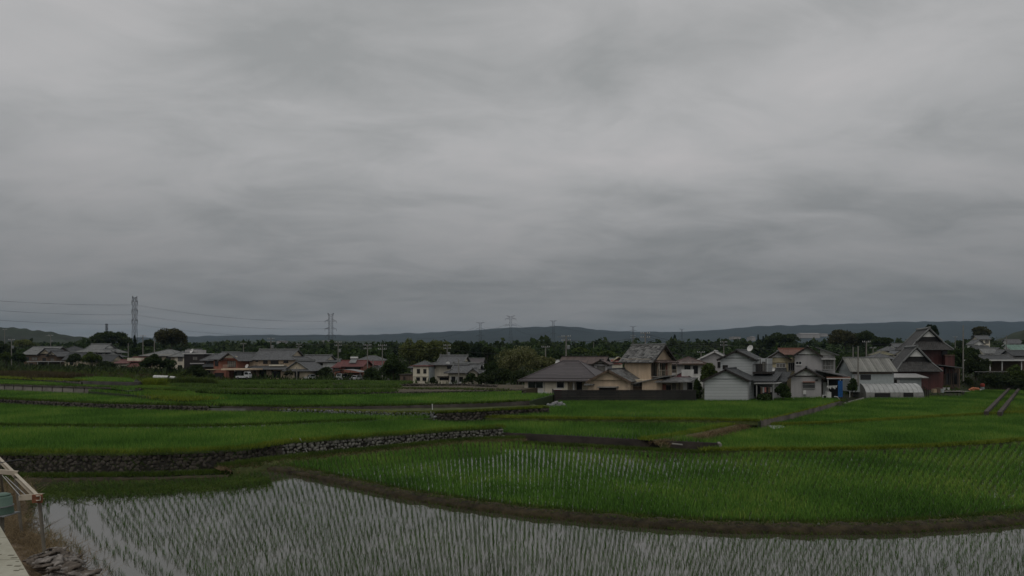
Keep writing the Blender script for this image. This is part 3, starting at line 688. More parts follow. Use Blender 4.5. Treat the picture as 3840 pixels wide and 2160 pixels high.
grass('weeds along the foot of the dark stone wall', L3(.1, (-300, 1790), (0, 1788), (300, 1786), (600, 1782), (900, 1768)), 1.0, 4000, .2, GRASS, z=.12, seed=11)
grass('weeds at the foot of the stained concrete wall', L3(.15, (1960, 1664), (2200, 1676), (2450, 1690), (2690, 1702)), 1.4, 3500, .22, GRASS, z=.16, seed=12)
grass('grass on the path above the middle stone walls', f10b[1:7], 1.4, 3500, .2, GRASSY, z=1.9, seed=13)
grass('brown weeds covering the mound at the far left', L3(3.6, (-200, 1409), (0, 1408), (120, 1411), (240, 1421)), 9, 6000, .9, WEED, z=3.6, seed=14, hw=.05)
grass('grassy verge of the weedy plot at the far left', L3(3.6, (-300, 1412), (0, 1416), (290, 1428)), 4, 3000, .3, GRASSY, z=3.6, seed=15, hw=.04)
grass('grass around the gravel ramp at left', L3(2.75, (560, 1447), (600, 1470), (650, 1490), (760, 1500)), 6, 3000, .35, GRASSY, z=2.7, seed=16, hw=.03)
grass('yellow-green grass strip at the right edge beyond the channel', L3(.4, (3735, 1548), (3840, 1540), (3990, 1536)), 12, 6000, .3, GRASSY, z=.4, seed=18, hw=.03)
grass('grass and weeds along the foot of the black fence and white siding house', L3(1.1, (2080, 1511), (2350, 1511), (2640, 1509), (2820, 1507), (2960, 1503), (3110, 1498)), .9, 3200, .3, GRASS, z=1.05, seed=19, hw=.03, spread=.8)
grass('dry weeds on the crest of the sloping concrete wall', up(NW, 1.22), .3, 700, .16, GRASSY, z=1.2, seed=20, hw=.02)
grass('grass on the ground in front of the black fence', L3(.7, (2060, 1528), (2160, 1517), (2400, 1511)), 1.5, 1500, .25, GRASSY, z=.72, seed=17, hw=.03)
grass('grass tufts rooted in the joints of the long mossy wall', [p+Vector((0, -.06, 0)) for p in A_[:7]], .1, 900, .22, GRASS, zf=lambda u: np.random.default_rng(81).uniform(.05, 1.2, len(u))**1.0, seed=81, hw=.012, spread=1.0)
grass('grass hanging over the lip of the long stone wall', [Vector((p.x, p.y-.02, 1.18)) for p in A_], .25, 2600, .22, GRASS, z=1.17, seed=82, hw=.014, spread=1.5)
grass('weeds sprouting from the cobble wall', [p+Vector((0, -.06, 0)) for p in A_[6:]], .1, 260, .18, GRASS, zf=lambda u: np.random.default_rng(83).uniform(.3, 1.2, len(u)), seed=83, hw=.012, spread=1.0)
for nm_, pl_, zz, nn_ in (('grass along the top of the far dark stone wall at left', C_[:6], 2.2, 3000), ('grass along the edging stones between the left paddies', B_, 1.46, 2500), ('grass along the rubble wall by the rock heap', C_[8:], 1.8, 2500), ('grass along the foot of the far dark wall', [p+Vector((0, -.5, 0)) for p in C_[:8]], 1.46, 2500), ('grass on top of the pale panelled wall', K_, 3.2, 1800), ('grass along the dark wall under the bright strip', D_, 2.19, 2500)):
    grass(nm_, [Vector((p.x, p.y+.25, zz)) for p in pl_], .7, nn_, .26, (GRASS, GRASSY)[len(nm_) % 2], z=zz, seed=len(nm_), hw=.03, spread=.8)
grass('duckweed and small weeds floating below the long mossy wall', L3(.01, (120, 1850), (400, 1838), (700, 1826), (1000, 1800)), 6.5, 6500, .10, GRASS, z=.01, seed=84, hw=.02, spread=2.0, name='duckweed')
def crop(label, pp, z, wd, n, h, m, seed, hw=.05, nb=5, spread=.7): return grass(label, L3(z, *pp), wd, n, h, m, z=z, seed=seed, hw=hw, nb=nb, spread=spread, name='garden_crops')
crop('row of leafy crops nearest the cobble wall', ((620, 1462), (900, 1472), (1200, 1474), (1480, 1467)), 2.62, 5, 3500, .45, CROP, 41)
crop('second band of vegetables with yellow-green tops', ((560, 1447), (800, 1452), (1100, 1455), (1500, 1452)), 2.62, 5, 3500, .5, CROP, 42)
crop('far band of tall green crops in front of the houses', ((780, 1438), (1000, 1437), (1300, 1439), (1520, 1441)), 2.62, 9, 8000, .5, CROP, 43, .07)
crop('clump of yellow tall crops beside the gravel ramp', ((555, 1452), (600, 1450)), 2.6, 3, 500, 1.2, GRASSY, 44, .06)
crop('tall leafy crops right of the yellow clump', ((605, 1452), (700, 1450), (790, 1450)), 2.3, 4, 1500, 1.3, LF['light'], 45, .07)
crop('thin seedlings on the bare brown garden plot', ((1500, 1457), (1700, 1459), (1900, 1463)), 2.62, 5, 500, .25, LF['light'], 46, .04)

# --- rough ground cover between the yards
def cover(label, n, plo, phi, D0, D1, h, m, seed, hw=.06, nb=4):
    r_ = np.random.default_rng(seed); px = r_.uniform(plo, phi, n); D = np.sqrt(r_.uniform(D0**2, D1**2, n)); x = (px-CX)/F*D
    ok = vnoise(x, D, .18, seed) > -.35; x, D = x[ok], D[ok]
    p = np.stack([x, D, [gz(a, b_) for a, b_ in zip(x, D)]], 1); V, Fc = blades(p, nb, h, hw, .7, seed+3, seg=1, hv=.6); stuff('ground_cover', label, V, Fc, m)
cover('rough green weeds between the left houses and gardens', 9000, -150, 1250, 120, 240, .7, GRASS, 71, .09)
cover('brown-green weeds between the left houses and gardens', 5000, -150, 1000, 120, 240, .6, WEED, 72, .09)
cover('dark undergrowth among the houses and gardens', 9000, -300, 4100, 150, 300, 1.5, LF['dark'], 74, .28, 5)
cover('mid green bushes and weeds among the houses', 4000, 900, 3300, 118, 300, 1.2, LF['mid'], 75, .22, 5)
cover('grass and weeds round the houses at right', 6000, 1800, 3900, 86, 170, .4, GRASS, 73, .06)
# --- hills
def hill(name, D0, D1, D2, prof, m, zb=None, seed=0, amp=6.0, p0=-900, p1=4800, step=10, nf=.02, pw=1.2):
    px = np.arange(p0, p1, step); xs, ys = zip(*prof); py = np.interp(px, xs, ys)
    py = np.convolve(np.pad(py, 6, mode='edge'), np.ones(13)/13, 'valid')
    K = 22; V = []; Fc = []
    for j in range(K+1):
        t_ = j/K; D = D0+(D1-D0)*min(1, t_*1.25) if t_ <= .8 else D1+(D2-D1)*(t_-.8)/.2
        for i, p in enumerate(px):
            zr = H+(EY-py[i])/F*D1; x = (p-CX)/F*D; zb_ = gz(x, D0)-6 if zb is None else zb
            s = min(1, t_*1.25)**pw if t_ <= .8 else 1-((t_-.8)/.2)**2
            V.append((x, D, zb_+(zr-zb_)*s+amp*float(vnoise(x, D, nf, seed))*(.3+.7*s)+amp*.35*math.sin(x*nf*9.1+D)*math.sin(D*nf*7.3+x*.5*nf)))
    n = len(px)
    for j in range(K):
        for i in range(n-1): Fc.append((j*n+i, j*n+i+1, (j+1)*n+i+1, (j+1)*n+i))
    return tag(npmesh(name, V, Fc, m, smooth=True), kind='structure')
HFAR = M('far_forest_slope', (0.014, 0.021, 0.018), .95, .35, .004, fine=9); HNEAR = M('forest_slope', (0.018, 0.026, 0.012), .95, .5, .012, .6, fine=9)
HMID = M('middle_forest_slope', (0.022, 0.034, 0.016), .95, .5, .008, .4, fine=9)
hill('hills', 2600, 4600, 6500, [(-900, 1268), (340, 1267), (700, 1262), (900, 1256), (1050, 1253), (1250, 1252), (1400, 1255), (1500, 1250), (1650, 1243), (1760, 1236), (1900, 1227), (2060, 1219), (2150, 1221), (2240, 1236), (2350, 1241), (2500, 1240), (2640, 1238), (2800, 1226), (2900, 1222), (3100, 1213), (3200, 1208), (3450, 1200), (3600, 1202), (3840, 1206), (4800, 1220)], HFAR, seed=1, amp=9, nf=.004)
hill('hills', 1300, 2000, 2500, [(-900, 1290), (400, 1290), (600, 1292), (750, 1284), (900, 1277), (1100, 1279), (1250, 1276), (1400, 1281), (1700, 1291), (2000, 1297), (2500, 1300), (3000, 1296), (3500, 1290), (4800, 1290)], HMID, seed=2, amp=5, nf=.012)
hill('hills', 700, 1050, 1400, [(-900, 1170), (-300, 1205), (0, 1226), (100, 1232), (200, 1243), (280, 1257), (340, 1267), (480, 1288), (640, 1312), (800, 1340), (4800, 1400)], HNEAR, seed=3, amp=3, nf=.03, p1=900)
hill('hills', 300, 420, 560, [(3500, 1330), (3650, 1306), (3740, 1276), (3780, 1256), (3840, 1232), (4000, 1205), (4800, 1190)], HNEAR, seed=4, amp=1.5, nf=.06, p0=3480)
# ================================================================ houses
class House:
    def __init__(s, name, label, px, py, D, skew=0.0, yaw=0.0, cat='house', group=None):
        s.o = P(px, py, D); s.root = thing(name, label, cat, tuple(s.o), R(yaw), group); s.skew = skew; s.D = D; s.w = {}
    def X(s, px, y=0): return (px-CX)/F*(s.D+y)-s.o.x-s.skew*y
    def Z(s, py, y=0): return H+(EY-py)/F*(s.D+y)-s.o.z
    def mk(s, name, b, m, par=None, smooth=False): return b.build(name, m, par or s.root, smooth, s.skew)
    def piece(s, m): b = MB(); s.w.setdefault(m.name, (m, []))[1].append(b); return b
    def block(s, x0, x1, y0, y1, z0, z1, m): s.piece(m).box(x0, x1, y0, y1, z0, z1)
    def box(s, name, x0, x1, y0, y1, z0, z1, m, par=None): return s.mk(name, MB().box(x0, x1, y0, y1, z0, z1), m, par)
    def gab(s, pts, d, m):      # gable triangle prism: pts then same moved by d
        b = s.piece(m); q = [Vector(p) for p in pts]; r = [p+Vector(d) for p in q]
        b.quad(*q); b.quad(*reversed(r)); n = len(q)
        for k in range(n): b.quad(q[k], r[k], r[(k+1) % n], q[(k+1) % n])
    def roof(s, kind, x0, x1, y0, y1, ze, rise, m, over=.6, gw=None, t=.13, rm=None, side=None, g=.5, rr=.11, barge=None):
        so = over if side is None else side; b = MB(); rd = MB(); rm = rm or RIDGE
        X0, X1, Y0, Y1 = x0-so, x1+so, y0-over, y1+over
        if kind in ('gx', 'gy'):
            if kind == 'gx':
                ym = (y0+y1)/2; sl = rise/(ym-y0); zo = ze-sl*over; zr = ze+rise
                b.slab([(X0, Y0, zo), (X1, Y0, zo), (X1, ym, zr), (X0, ym, zr)], t, (1, 0, 0))
                b.slab([(X1, Y1, zo), (X0, Y1, zo), (X0, ym, zr), (X1, ym, zr)], t, (1, 0, 0))
                rd.tube((X0-.05, ym, zr+.03), (X1+.05, ym, zr+.03), rr*1.3, n=6)
                if gw:
                    for xx, d in ((x0+.01, .1), (x1-.11, .1)): s.gab([(xx, y0+.02, ze-.02), (xx, ym, zr-t-.03), (xx, y1-.02, ze-.02)], (d, 0, 0), gw)
                if barge:
                    bb = MB()
                    for xx in (X0, X1):
                        for ya in (Y0, Y1): bb.slab([(xx-.04, ya, zo-.02), (xx+.04, ya, zo-.02), (xx+.04, ym, zr-.02), (xx-.04, ym, zr-.02)], .28, (1, 0, 0))
            else:
                xm = (x0+x1)/2; sl = rise/(xm-x0); zo = ze-sl*so; zr = ze+rise
                b.slab([(X0, Y1, zo), (X0, Y0, zo), (xm, Y0, zr), (xm, Y1, zr)], t, (0, 1, 0))
                b.slab([(X1, Y0, zo), (X1, Y1, zo), (xm, Y1, zr), (xm, Y0, zr)], t, (0, 1, 0))
                rd.tube((xm, Y0-.05, zr+.03), (xm, Y1+.05, zr+.03), rr*1.3, n=6)
                if gw: s.gab([(x0+.02, y0+.01, ze-.02), (xm, y0+.01, zr-t-.03), (x1-.02, y0+.01, ze-.02)], (0, .1, 0), gw); s.gab([(x0+.02, y1-.11, ze-.02), (xm, y1-.11, zr-t-.03), (x1-.02, y1-.11, ze-.02)], (0, .1, 0), gw)
                if barge:
                    bb = MB()
                    for xa in (X0, X1): bb.slab([(xa, Y0-.04, zo-.0), (xa, Y0+.04, zo-.0), (xm, Y0+.04, zr-.0), (xm, Y0-.04, zr-.0)], .3, (0, 1, 0))
        elif kind in ('hip', 'ix', 'iy'):
            hx, hy = (X1-X0)/2, (Y1-Y0)/2; xm, ym = (X0+X1)/2, (Y0+Y1)/2
            alongx = (kind == 'ix') or (kind == 'hip' and hx >= hy)
            # work in (a along ridge, c across)
            ha, hc = (hx, hy) if alongx else (hy, hx)
            over_c = over; sl = rise/(hc-over_c); zo = ze-sl*over_c; zr = ze+rise
            V = (lambda a, c, z: (xm+a, ym+c, z)) if alongx else (lambda a, c, z: (xm-c, ym+a, z))
            ud = (1, 0, 0) if alongx else (0, 1, 0); uc = (0, 1, 0) if alongx else (1, 0, 0)
            if kind == 'hip':
                ra = max(0.01, ha-hc)
                b.slab([V(-ha, -hc, zo), V(ha, -hc, zo), V(ra, 0, zr), V(-ra, 0, zr)], t, ud)
                b.slab([V(ha, hc, zo), V(-ha, hc, zo), V(-ra, 0, zr), V(ra, 0, zr)], t, ud)
                b.slab([V(ha, -hc, zo), V(ha, hc, zo), V(ra, 0, zr)], t, uc); b.slab([V(-ha, hc, zo), V(-ha, -hc, zo), V(-ra, 0, zr)], t, uc)
                rd.tube(V(-ra, 0, zr+.03), V(ra, 0, zr+.03), rr*1.2)
                for sa in (-1, 1):
                    for sc in (-1, 1): rd.tube(V(sa*ra, 0, zr+.02), V(sa*ha, sc*hc, zo+.04), rr*.8)
            else:
                hg = hc*g; zg = zo+(hc-hg)*sl; ga = ha-(hc-hg)     # gablet foot
                ra = ga+.35
                for sc in (-1, 1):
                    q = [V(-ha, sc*hc, zo), V(ha, sc*hc, zo), V(ga, sc*hg, zg), V(ra, sc*hg, zg), V(ra, 0, zr), V(-ra, 0, zr), V(-ra, sc*hg, zg), V(-ga, sc*hg, zg)]
                    b.slab(q, t, ud)
                for sa in (-1, 1):
                    b.slab([V(sa*ha, -hc, zo), V(sa*ha, hc, zo), V(sa*ga, hg, zg), V(sa*ga, -hg, zg)], t, uc)
                    gg = [Vector(V(sa*(ga-.05), -hg+.1, zg-.05)), Vector(V(sa*(ga-.05), 0, zr-t-.05)), Vector(V(sa*(ga-.05), hg-.1, zg-.05))]
                    s.gab(gg, Vector(V(sa*-.1, 0, 0))-Vector(V(0, 0, 0)), gw or WHW)
                    for sc in (-1, 1):
                        rd.tube(V(sa*ra, 0, zr+.03), V(sa*ra, sc*hg, zg+.06), rr*1.1); rd.tube(V(sa*ga, sc*hg, zg+.05), V(sa*ha, sc*hc, zo+.06), rr*.9)
                    e_ = V(sa*(ra+.05), 0, zr+.18); rd.box(e_[0]-.18, e_[0]+.18, e_[1]-.18, e_[1]+.18, e_[2]-.3, e_[2]+.32)
                rd.tube(V(-ra, 0, zr+.1), V(ra, 0, zr+.1), rr*1.9)
        elif kind == 'shed':   # ze at front, rise to the back
            sl = rise/(y1-y0)
            b.slab([(X0, Y0, ze-sl*over), (X1, Y0, ze-sl*over), (X1, Y1, ze+rise+sl*over), (X0, Y1, ze+rise+sl*over)], t, (1, 0, 0))
        elif kind == 'shx':    # slopes from x0 up to x1
            sl = rise/(x1-x0)
            b.slab([(X0, Y1, ze-sl*so), (X0, Y0, ze-sl*so), (X1, Y0, ze+rise+sl*so), (X1, Y1, ze+rise+sl*so)], t, (0, 1, 0))
        else: b.box(X0, X1, Y0, Y1, ze, ze+t*1.8)
        o = s.mk('roof', b, m)
        if kind in ('gx', 'hip', 'ix') and over > .35: s.mk('gutter', MB().tube((X0+.05, Y0-.04, zo-.1), (X1-.05, Y0-.04, zo-.1), .06, n=5), BRN, o)
        if rd.v: s.mk('ridge_cap', rd, rm, o)
        if barge and kind in ('gx', 'gy'): s.mk('barge_board', bb, barge, o)
        return o
    def win(s, x0, x1, z0, z1, y=0, face='f', fr=None, pane=None, n=2, fw=.07):
        fr = fr or BRN; pane = pane or GL; b = MB()
        if face == 'f': T = lambda a0, a1, d0, d1, c0, c1, mb: mb.box(a0, a1, y+d0, y+d1, c0, c1)
        elif face == 'r': T = lambda a0, a1, d0, d1, c0, c1, mb: mb.box(y-d1, y-d0, a0, a1, c0, c1)   # y = x plane
        else: T = lambda a0, a1, d0, d1, c0, c1, mb: mb.box(y+d0, y+d1, a0, a1, c0, c1)
        T(x0-fw, x1+fw, -.07, .05, z0-fw, z0, b); T(x0-fw, x1+fw, -.07, .05, z1, z1+fw, b); T(x0-fw, x0, -.06, .05, z0, z1, b); T(x1, x1+fw, -.06, .05, z0, z1, b)
        for k in range(1, n): xm = x0+(x1-x0)*k/n; T(xm-fw*.4, xm+fw*.4, -.055, .05, z0, z1, b)
        o = s.mk('window', b, fr); q = MB(); T(x0, x1, -.03, .02, z0, z1, q); s.mk('pane', q, pane, o); return o
    # photo-pixel shorthands (front plane at depth y)
    def pb(s, p0, p1, t, b_, m, y=0, dep=6): s.block(s.X(p0, y), s.X(p1, y), y, y+dep, s.Z(b_, y), s.Z(t, y), m)
    def pr(s, kind, p0, p1, pe, pr_, m, y=0, dep=6, **k):
        ze = s.Z(pe, y); zr = s.Z(pr_, y if kind in ('gy', 'iy', 'shx') else y+(dep if kind == 'shed' else dep/2))
        return s.roof(kind, s.X(p0, y), s.X(p1, y), y, y+dep, ze, zr-ze, m, **k)
    def pw(s, p0, p1, t, b_, y=0, **k): return s.win(s.X(p0, y), s.X(p1, y), s.Z(b_, y), s.Z(t, y), y, **k)
    def px(s, name, p0, p1, t, b_, m, y=0, dep=.3, par=None): return s.box(name, s.X(p0, y), s.X(p1, y), y, y+dep, s.Z(b_, y), s.Z(t, y), m, par)
    def rail(s, p0, p1, t, b_, y, dep, m, step=.5, par=None):
        b = MB(); x0, x1, z0, z1 = s.X(p0, y), s.X(p1, y), s.Z(b_, y), s.Z(t, y)
        b.box(x0, x1, y, y+.05, z1-.06, z1); b.box(x0, x0+.05, y+.05, y+dep, z1-.06, z1); b.box(x1-.05, x1, y+.05, y+dep, z1-.06, z1); b.box(x0, x1, y, y+.04, z0, z0+.05)
        k = x0
        while k < x1: b.box(k, k+.03, y+.005, y+.035, z0, z1-.06); k += step*.35
        return s.mk('railing', b, m, par)
    def dish(s, px, py, y, r=.4):
        b = MB(); c = Vector((s.X(px, y), y, s.Z(py, y))); i = len(b.v); n = 12
        ax = Vector((-.35, -.85, .4)).normalized(); u = ax.orthogonal().normalized(); v = ax.cross(u)
        for k, (rr, d) in enumerate(((0.02, -.12), (r*.6, -.05), (r, .05))):
            for q in range(n): a = q*2*math.pi/n; b.v.append(tuple(c+ax*d+(u*math.cos(a)+v*math.sin(a))*rr))
        for j in range(2):
            for q in range(n): b.f.append((i+j*n+q, i+j*n+(q+1) % n, i+(j+1)*n+(q+1) % n, i+(j+1)*n+q))
        b.tube(c-ax*.1, c-ax*.1+Vector((0, .3, -.5)), .03); s.mk('satellite_dish', b, WHT)
    def gutter(s, p0, p1, py, y, m=BRN):
        b = MB(); b.tube((s.X(p0, y), y, s.Z(py, y)), (s.X(p1, y), y, s.Z(py, y)), .06); return s.mk('gutter', b, m)
    def pipe(s, px, t, b_, y, m=BRN): return s.mk('downpipe', MB().tube((s.X(px, y), y-.06, s.Z(b_, y)), (s.X(px, y), y-.06, s.Z(t, y)), .045), m)
    def done(s):
        for m, bs in s.w.values():           # touching pieces of one material are one wall
            gr = []
            for b in bs:
                v = np.array(b.v); lo, hi = v.min(0)-.12, v.max(0)+.12; hit = [g for g in gr if any((lo < h_).all() and (l_ < hi).all() for l_, h_ in g[1])]
                new = [[b], [(lo, hi)]]
                for g in hit: new[0] += g[0]; new[1] += g[1]; gr.remove(g)
                gr.append(new)
            for g in gr:
                o_ = MB()
                for b in g[0]:
                    i = len(o_.v); o_.v += b.v; o_.f += [tuple(i+k for k in f) for f in b.f]
                s.mk('wall', o_, m)
        return s.root

# ---- far left
h = House('brown_house', 'brown two-storey house with twin front gables at the far left edge', 150, 1385, 215, .1)
h.pb(90, 214, 1326, 1398, BRWALL, 0, 9); h.pr('gx', 88, 190, 1326, 1300, TILEL, 0, 9, gw=BRWALL)
h.pb(150, 212, 1330, 1372, BRWALL, -2, 2); h.pr('gy', 148, 196, 1326, 1307, TILE, -2.2, 6, gw=TANB, rm=RIDGED, over=.7); h.pr('gy', 178, 214, 1331, 1316, TILE, -2.6, 6, gw=TANB, rm=RIDGED)
h.pw(120, 140, 1340, 1351, pane=CUR); h.pw(190, 202, 1343, 1358, -2, pane=CUR); h.pw(98, 108, 1340, 1350); h.pw(160, 172, 1343, 1356, -2, n=3)
h.px('veranda_roof', 100, 232, 1354, 1357, ALU, -4, 4); h.pw(112, 124, 1362, 1376); h.pw(150, 166, 1360, 1374, -2)
for q in (104, 140, 180, 226): h.px('veranda_post', q, q+1.5, 1357, 1384, ALU, -4, .12)
h.done()
h = House('house', 'white walled house under a dark hipped roof behind the brown twin-gabled house', 240, 1390, 236, .1)
h.pb(204, 286, 1320, 1395, WHW, 0, 9); h.pr('hip', 204, 286, 1320, 1298, TILED, 0, 9, rm=RIDGED); h.pw(219, 234, 1322, 1331); h.pw(226, 236, 1340, 1350); h.done()
h = House('grand_house', 'large old house with upswept hip-and-gable tiled roof at the left', 340, 1385, 234, .1)
h.pb(300, 392, 1316, 1400, WHW, 0, 9); h.pr('ix', 298, 394, 1314, 1291, TILEL, 0, 9, over=1.4, gw=WHW); h.pb(384, 412, 1334, 1400, WHW, -1, 7); h.pr('ix', 384, 414, 1334, 1318, TILE, -1, 7, over=.9)
for a in (304, 326, 348, 368): h.pw(a, a+16, 1319, 1329, n=3)
h.pw(392, 404, 1337, 1347, -1); h.done()
h = House('storehouse', 'long low storehouse with mottled dark tile roof behind the round garden trees', 300, 1392, 206, .1)
h.pb(242, 416, 1350, 1400, TANB, 0, 6); h.pr('gx', 242, 330, 1345, 1321, TILED, 0, 6, gw=TANB); h.pr('gx', 330, 416, 1352, 1331, TILED, -.6, 6, gw=TANB)
h.pw(380, 396, 1357, 1366, n=3); h.pw(262, 274, 1356, 1368); h.pw(400, 410, 1360, 1366, pane=CUR); h.done()
h = House('bungalow', 'small cream house with red-brown roofs between the round tree and the grey-roofed house', 480, 1397, 184, .15)
h.pb(432, 478, 1360, 1404, CREAM, -1, 6); h.pr('gx', 434, 476, 1360, 1349, RREDB, -1, 5, gw=CREAM, over=.5, rm=RREDB); h.pb(477, 528, 1342, 1404, CREAM, .5, 6); h.pr('gx', 478, 530, 1353, 1339, RREDB, .5, 6, gw=CREAM, rm=RREDB)
h.pr('shed', 478, 528, 1374, 1357, RREDB, -1.5, 2.2, over=.3)
h.pw(452, 468, 1373, 1384, -1); h.pw(471, 476, 1373, 1384, -1, n=1); h.pw(502, 516, 1377, 1390, .5); h.px('door', 480, 487, 1378, 1396, BRN, .4, .12)
h.done()
h = House('house', 'two-storey house with a pale grey hipped roof and cream end bay', 610, 1402, 188, .12)
h.pb(536, 690, 1330, 1412, TANB, 0, 9); h.pr('hip', 536, 662, 1331, 1311, TILEL, 0, 9, over=.8); h.pb(655, 690, 1336, 1412, CREAM, -1.4, 4); h.pr('hip', 642, 692, 1333, 1318, TILEL, -1.2, 8, over=.6)
h.pw(624, 640, 1337, 1350); h.pw(668, 684, 1340, 1354, -1.4, pane=CUR); h.pw(590, 606, 1340, 1350); h.pw(560, 574, 1340, 1350); h.pw(668, 682, 1370, 1384, -1.4); h.pw(610, 640, 1372, 1392, n=3); h.done()
h = House('house', 'black boxy house with flat roof and a balcony, dish on the roof behind', 727, 1404, 178, .12)
h.pb(690, 764, 1328, 1416, DKW, 0, 8); h.pr('flat', 690, 764, 1328, 1325, WHT, 0, 8, over=.3); h.pb(694, 742, 1312, 1328, GRYW, 4, 4); h.pr('gx', 694, 734, 1322, 1310, TILE, 4, 4, gw=GRYW); h.dish(719, 1316, 3.8, .7)
h.px('balcony', 712, 764, 1361, 1365, GRYW, -1.5, 1.5); h.rail(712, 764, 1350, 1361, -1.5, 1.5, BRN); h.pw(724, 740, 1338, 1350, pane=CUR); h.pw(700, 712, 1378, 1392); h.done()
h = House('house', 'dark house with stepped tiled roofs hard against the left of the terracotta house', 790, 1412, 166, .1)
h.pb(766, 804, 1344, 1420, BRWALL, 0, 8); h.pr('hip', 766, 812, 1344, 1328, TILE, 0, 8, over=.8); h.pr('shed', 766, 800, 1372, 1362, TILED, -2, 2); h.pb(766, 800, 1374, 1420, BRWALL, -1.6, 1.6); h.pw(772, 786, 1349, 1360); h.pw(774, 788, 1384, 1400, -1.6); h.done()
h = House('terracotta_house', 'terracotta two-storey house with a cream front gable and a long slab canopy', 865, 1420, 154, .35)
h.pb(801, 888, 1345, 1432, TERR, 0, 8); h.pr('gy', 840, 892, 1342, 1322, TILE, -.3, 8, gw=CREAM, over=.9, side=1.0); h.pr('gx', 800, 846, 1343, 1321, TILE, 0, 7, gw=CREAM, over=.7)
h.px('bay', 840, 890, 1343, 1347, TERR, -.6, .6); h.px('gable_band', 842, 888, 1335, 1342, CREAM, -.45, .2)
h.pw(854, 884, 1354, 1377, pane=CUR, n=4); h.pw(807, 818, 1352, 1372); h.px('canopy', 829, 934, 1382, 1388, TAN, -4.4, 4.4); h.rail(836, 856, 1368, 1382, -1.5, 1.5, RUST)
h.pb(801, 850, 1386, 1432, TERR, -2.5, 2.5); h.px('garage_opening', 804, 838, 1398, 1420, DRK, -2.62, .2); h.px('garage_opening', 866, 886, 1394, 1420, DRK, -.12, .2); h.px('shutter', 888, 906, 1394, 1419, ALU, -.3, .2)
h.pb(888, 932, 1388, 1432, BRWALL, 0, 5); h.px('canopy_post', 853, 856, 1388, 1420, TERR, -4.2, .3); h.px('lintel', 866, 908, 1389, 1393, WHT, -.2, .25); h.px('carport_roof', 768, 803, 1385, 1387, YELW, -3, 3); h.done()
h = House('house', 'nearly black house with one pale sloping roof edge behind the terracotta house', 908, 1400, 172, .1)
h.pb(880, 938, 1336, 1420, DKW, 0, 8); h.roof('shx', h.X(878), h.X(940), 0, 8, h.Z(1335), 1.0, ALU, over=.4); h.pw(924, 930, 1345, 1354, n=1, pane=CUR); h.done()
h = House('large_tiled_house', 'large tan two-storey house with hip-and-gable tiled roof, balcony and skirt roof', 1030, 1424, 158, .12)
h.pb(932, 1100, 1344, 1380, TAN, 0, 8.5); h.pr('ix', 932, 1100, 1343, 1312, TILE, 0, 8.5, over=.85, gw=TANB, g=.62)
h.pr('hip', 912, 1082, 1381, 1355, TILE, -2.2, 13, over=.8); h.pb(936, 1082, 1381, 1436, TAN, -1.6, 10)
h.pb(1078, 1154, 1383, 1436, TANB, -4, 9); h.pr('iy', 1078, 1154, 1382, 1355, TILE, -4.2, 9, over=.9, gw=TANB, g=.78)
h.pw(988, 1003, 1349, 1364); h.pw(1016, 1044, 1351, 1368, n=3); h.pw(1064, 1080, 1351, 1361); h.pw(939, 947, 1350, 1356, n=1); h.pw(959, 968, 1350, 1356, n=1)
h.px('balcony', 1008, 1064, 1367, 1373, CREAM, -1.4, 1.4); h.rail(1008, 1064, 1362, 1367, -1.4, 1.2, BRN)
h.pw(974, 998, 1388, 1418, -1.6, n=3); h.pw(1024, 1052, 1392, 1416, -1.6, n=2); h.pw(1106, 1122, 1390, 1420, -4, n=2, pane=DRK); h.dish(926, 1373, -3.4, .55)
for q in (954, 1018, 1076): h.px('pillar', q, q+3, 1382, 1424, BRN, -1.8, .2)
h.pipe(975, 1345, 1366, 0); h.done()
h = House('house', 'white-walled house with hip-and-gable tiled roof just right of the large tan house', 1180, 1425, 186, .12)
h.pb(1120, 1228, 1353, 1440, WHW, 0, 8); h.pr('ix', 1122, 1226, 1352, 1333, TILE, 0, 8, over=1.0, gw=CREAM, g=.7)
h.pw(1186, 1210, 1362, 1370, n=3); h.pw(1160, 1176, 1361, 1368); h.pw(1130, 1142, 1362, 1371); h.pb(1152, 1204, 1384, 1440, CREAM, -4, 5); h.pr('gy', 1152, 1202, 1386, 1372, TILE, -4, 6, gw=CREAM, over=.7)
h.pr('hip', 1160, 1240, 1384, 1370, TILE, -1.5, 7, over=.6); h.pw(1170, 1184, 1391, 1400, -4); h.done()
h = House('red_house', 'red house with dark red roof carrying a solar water heater', 1308, 1428, 166, .1)
h.pb(1252, 1360, 1372, 1436, TERR, 0, 8); h.pr('gx', 1270, 1356, 1371, 1352, RRED, 0, 8, gw=TERR, over=.7, rm=RRED); h.pb(1248, 1274, 1376, 1436, TERR, -1, 4); h.pr('shed', 1250, 1272, 1376, 1360, RRED, -1, 4, over=.5)
h.px('balcony', 1290, 1360, 1386, 1398, TERR, -1.3, 1.3); h.pw(1296, 1352, 1375, 1386, n=4); h.pw(1256, 1270, 1379, 1388, -1, pane=CUR); h.pw(1262, 1276, 1398, 1412, -1)
b = MB(); a0 = Vector((h.X(1308, 1), 1.0, h.Z(1360, 1))); b.slab([a0, a0+Vector((1.8, 0, 0)), a0+Vector((1.8, 1.6, 1.0)), a0+Vector((0, 1.6, 1.0))], .12, (1, 0, 0)); pn = h.mk('solar_panel', b, STEEL)
h.mk('hot_water_tank', MB().tube(a0+Vector((-.1, 1.7, 1.3)), a0+Vector((1.9, 1.7, 1.3)), .32, n=10), WHT); h.done()
cp = House('carport', 'curved-roof metal carport in front of the red house', 1300, 1428, 156, .1, cat='carport')
b = MB(); n = 10
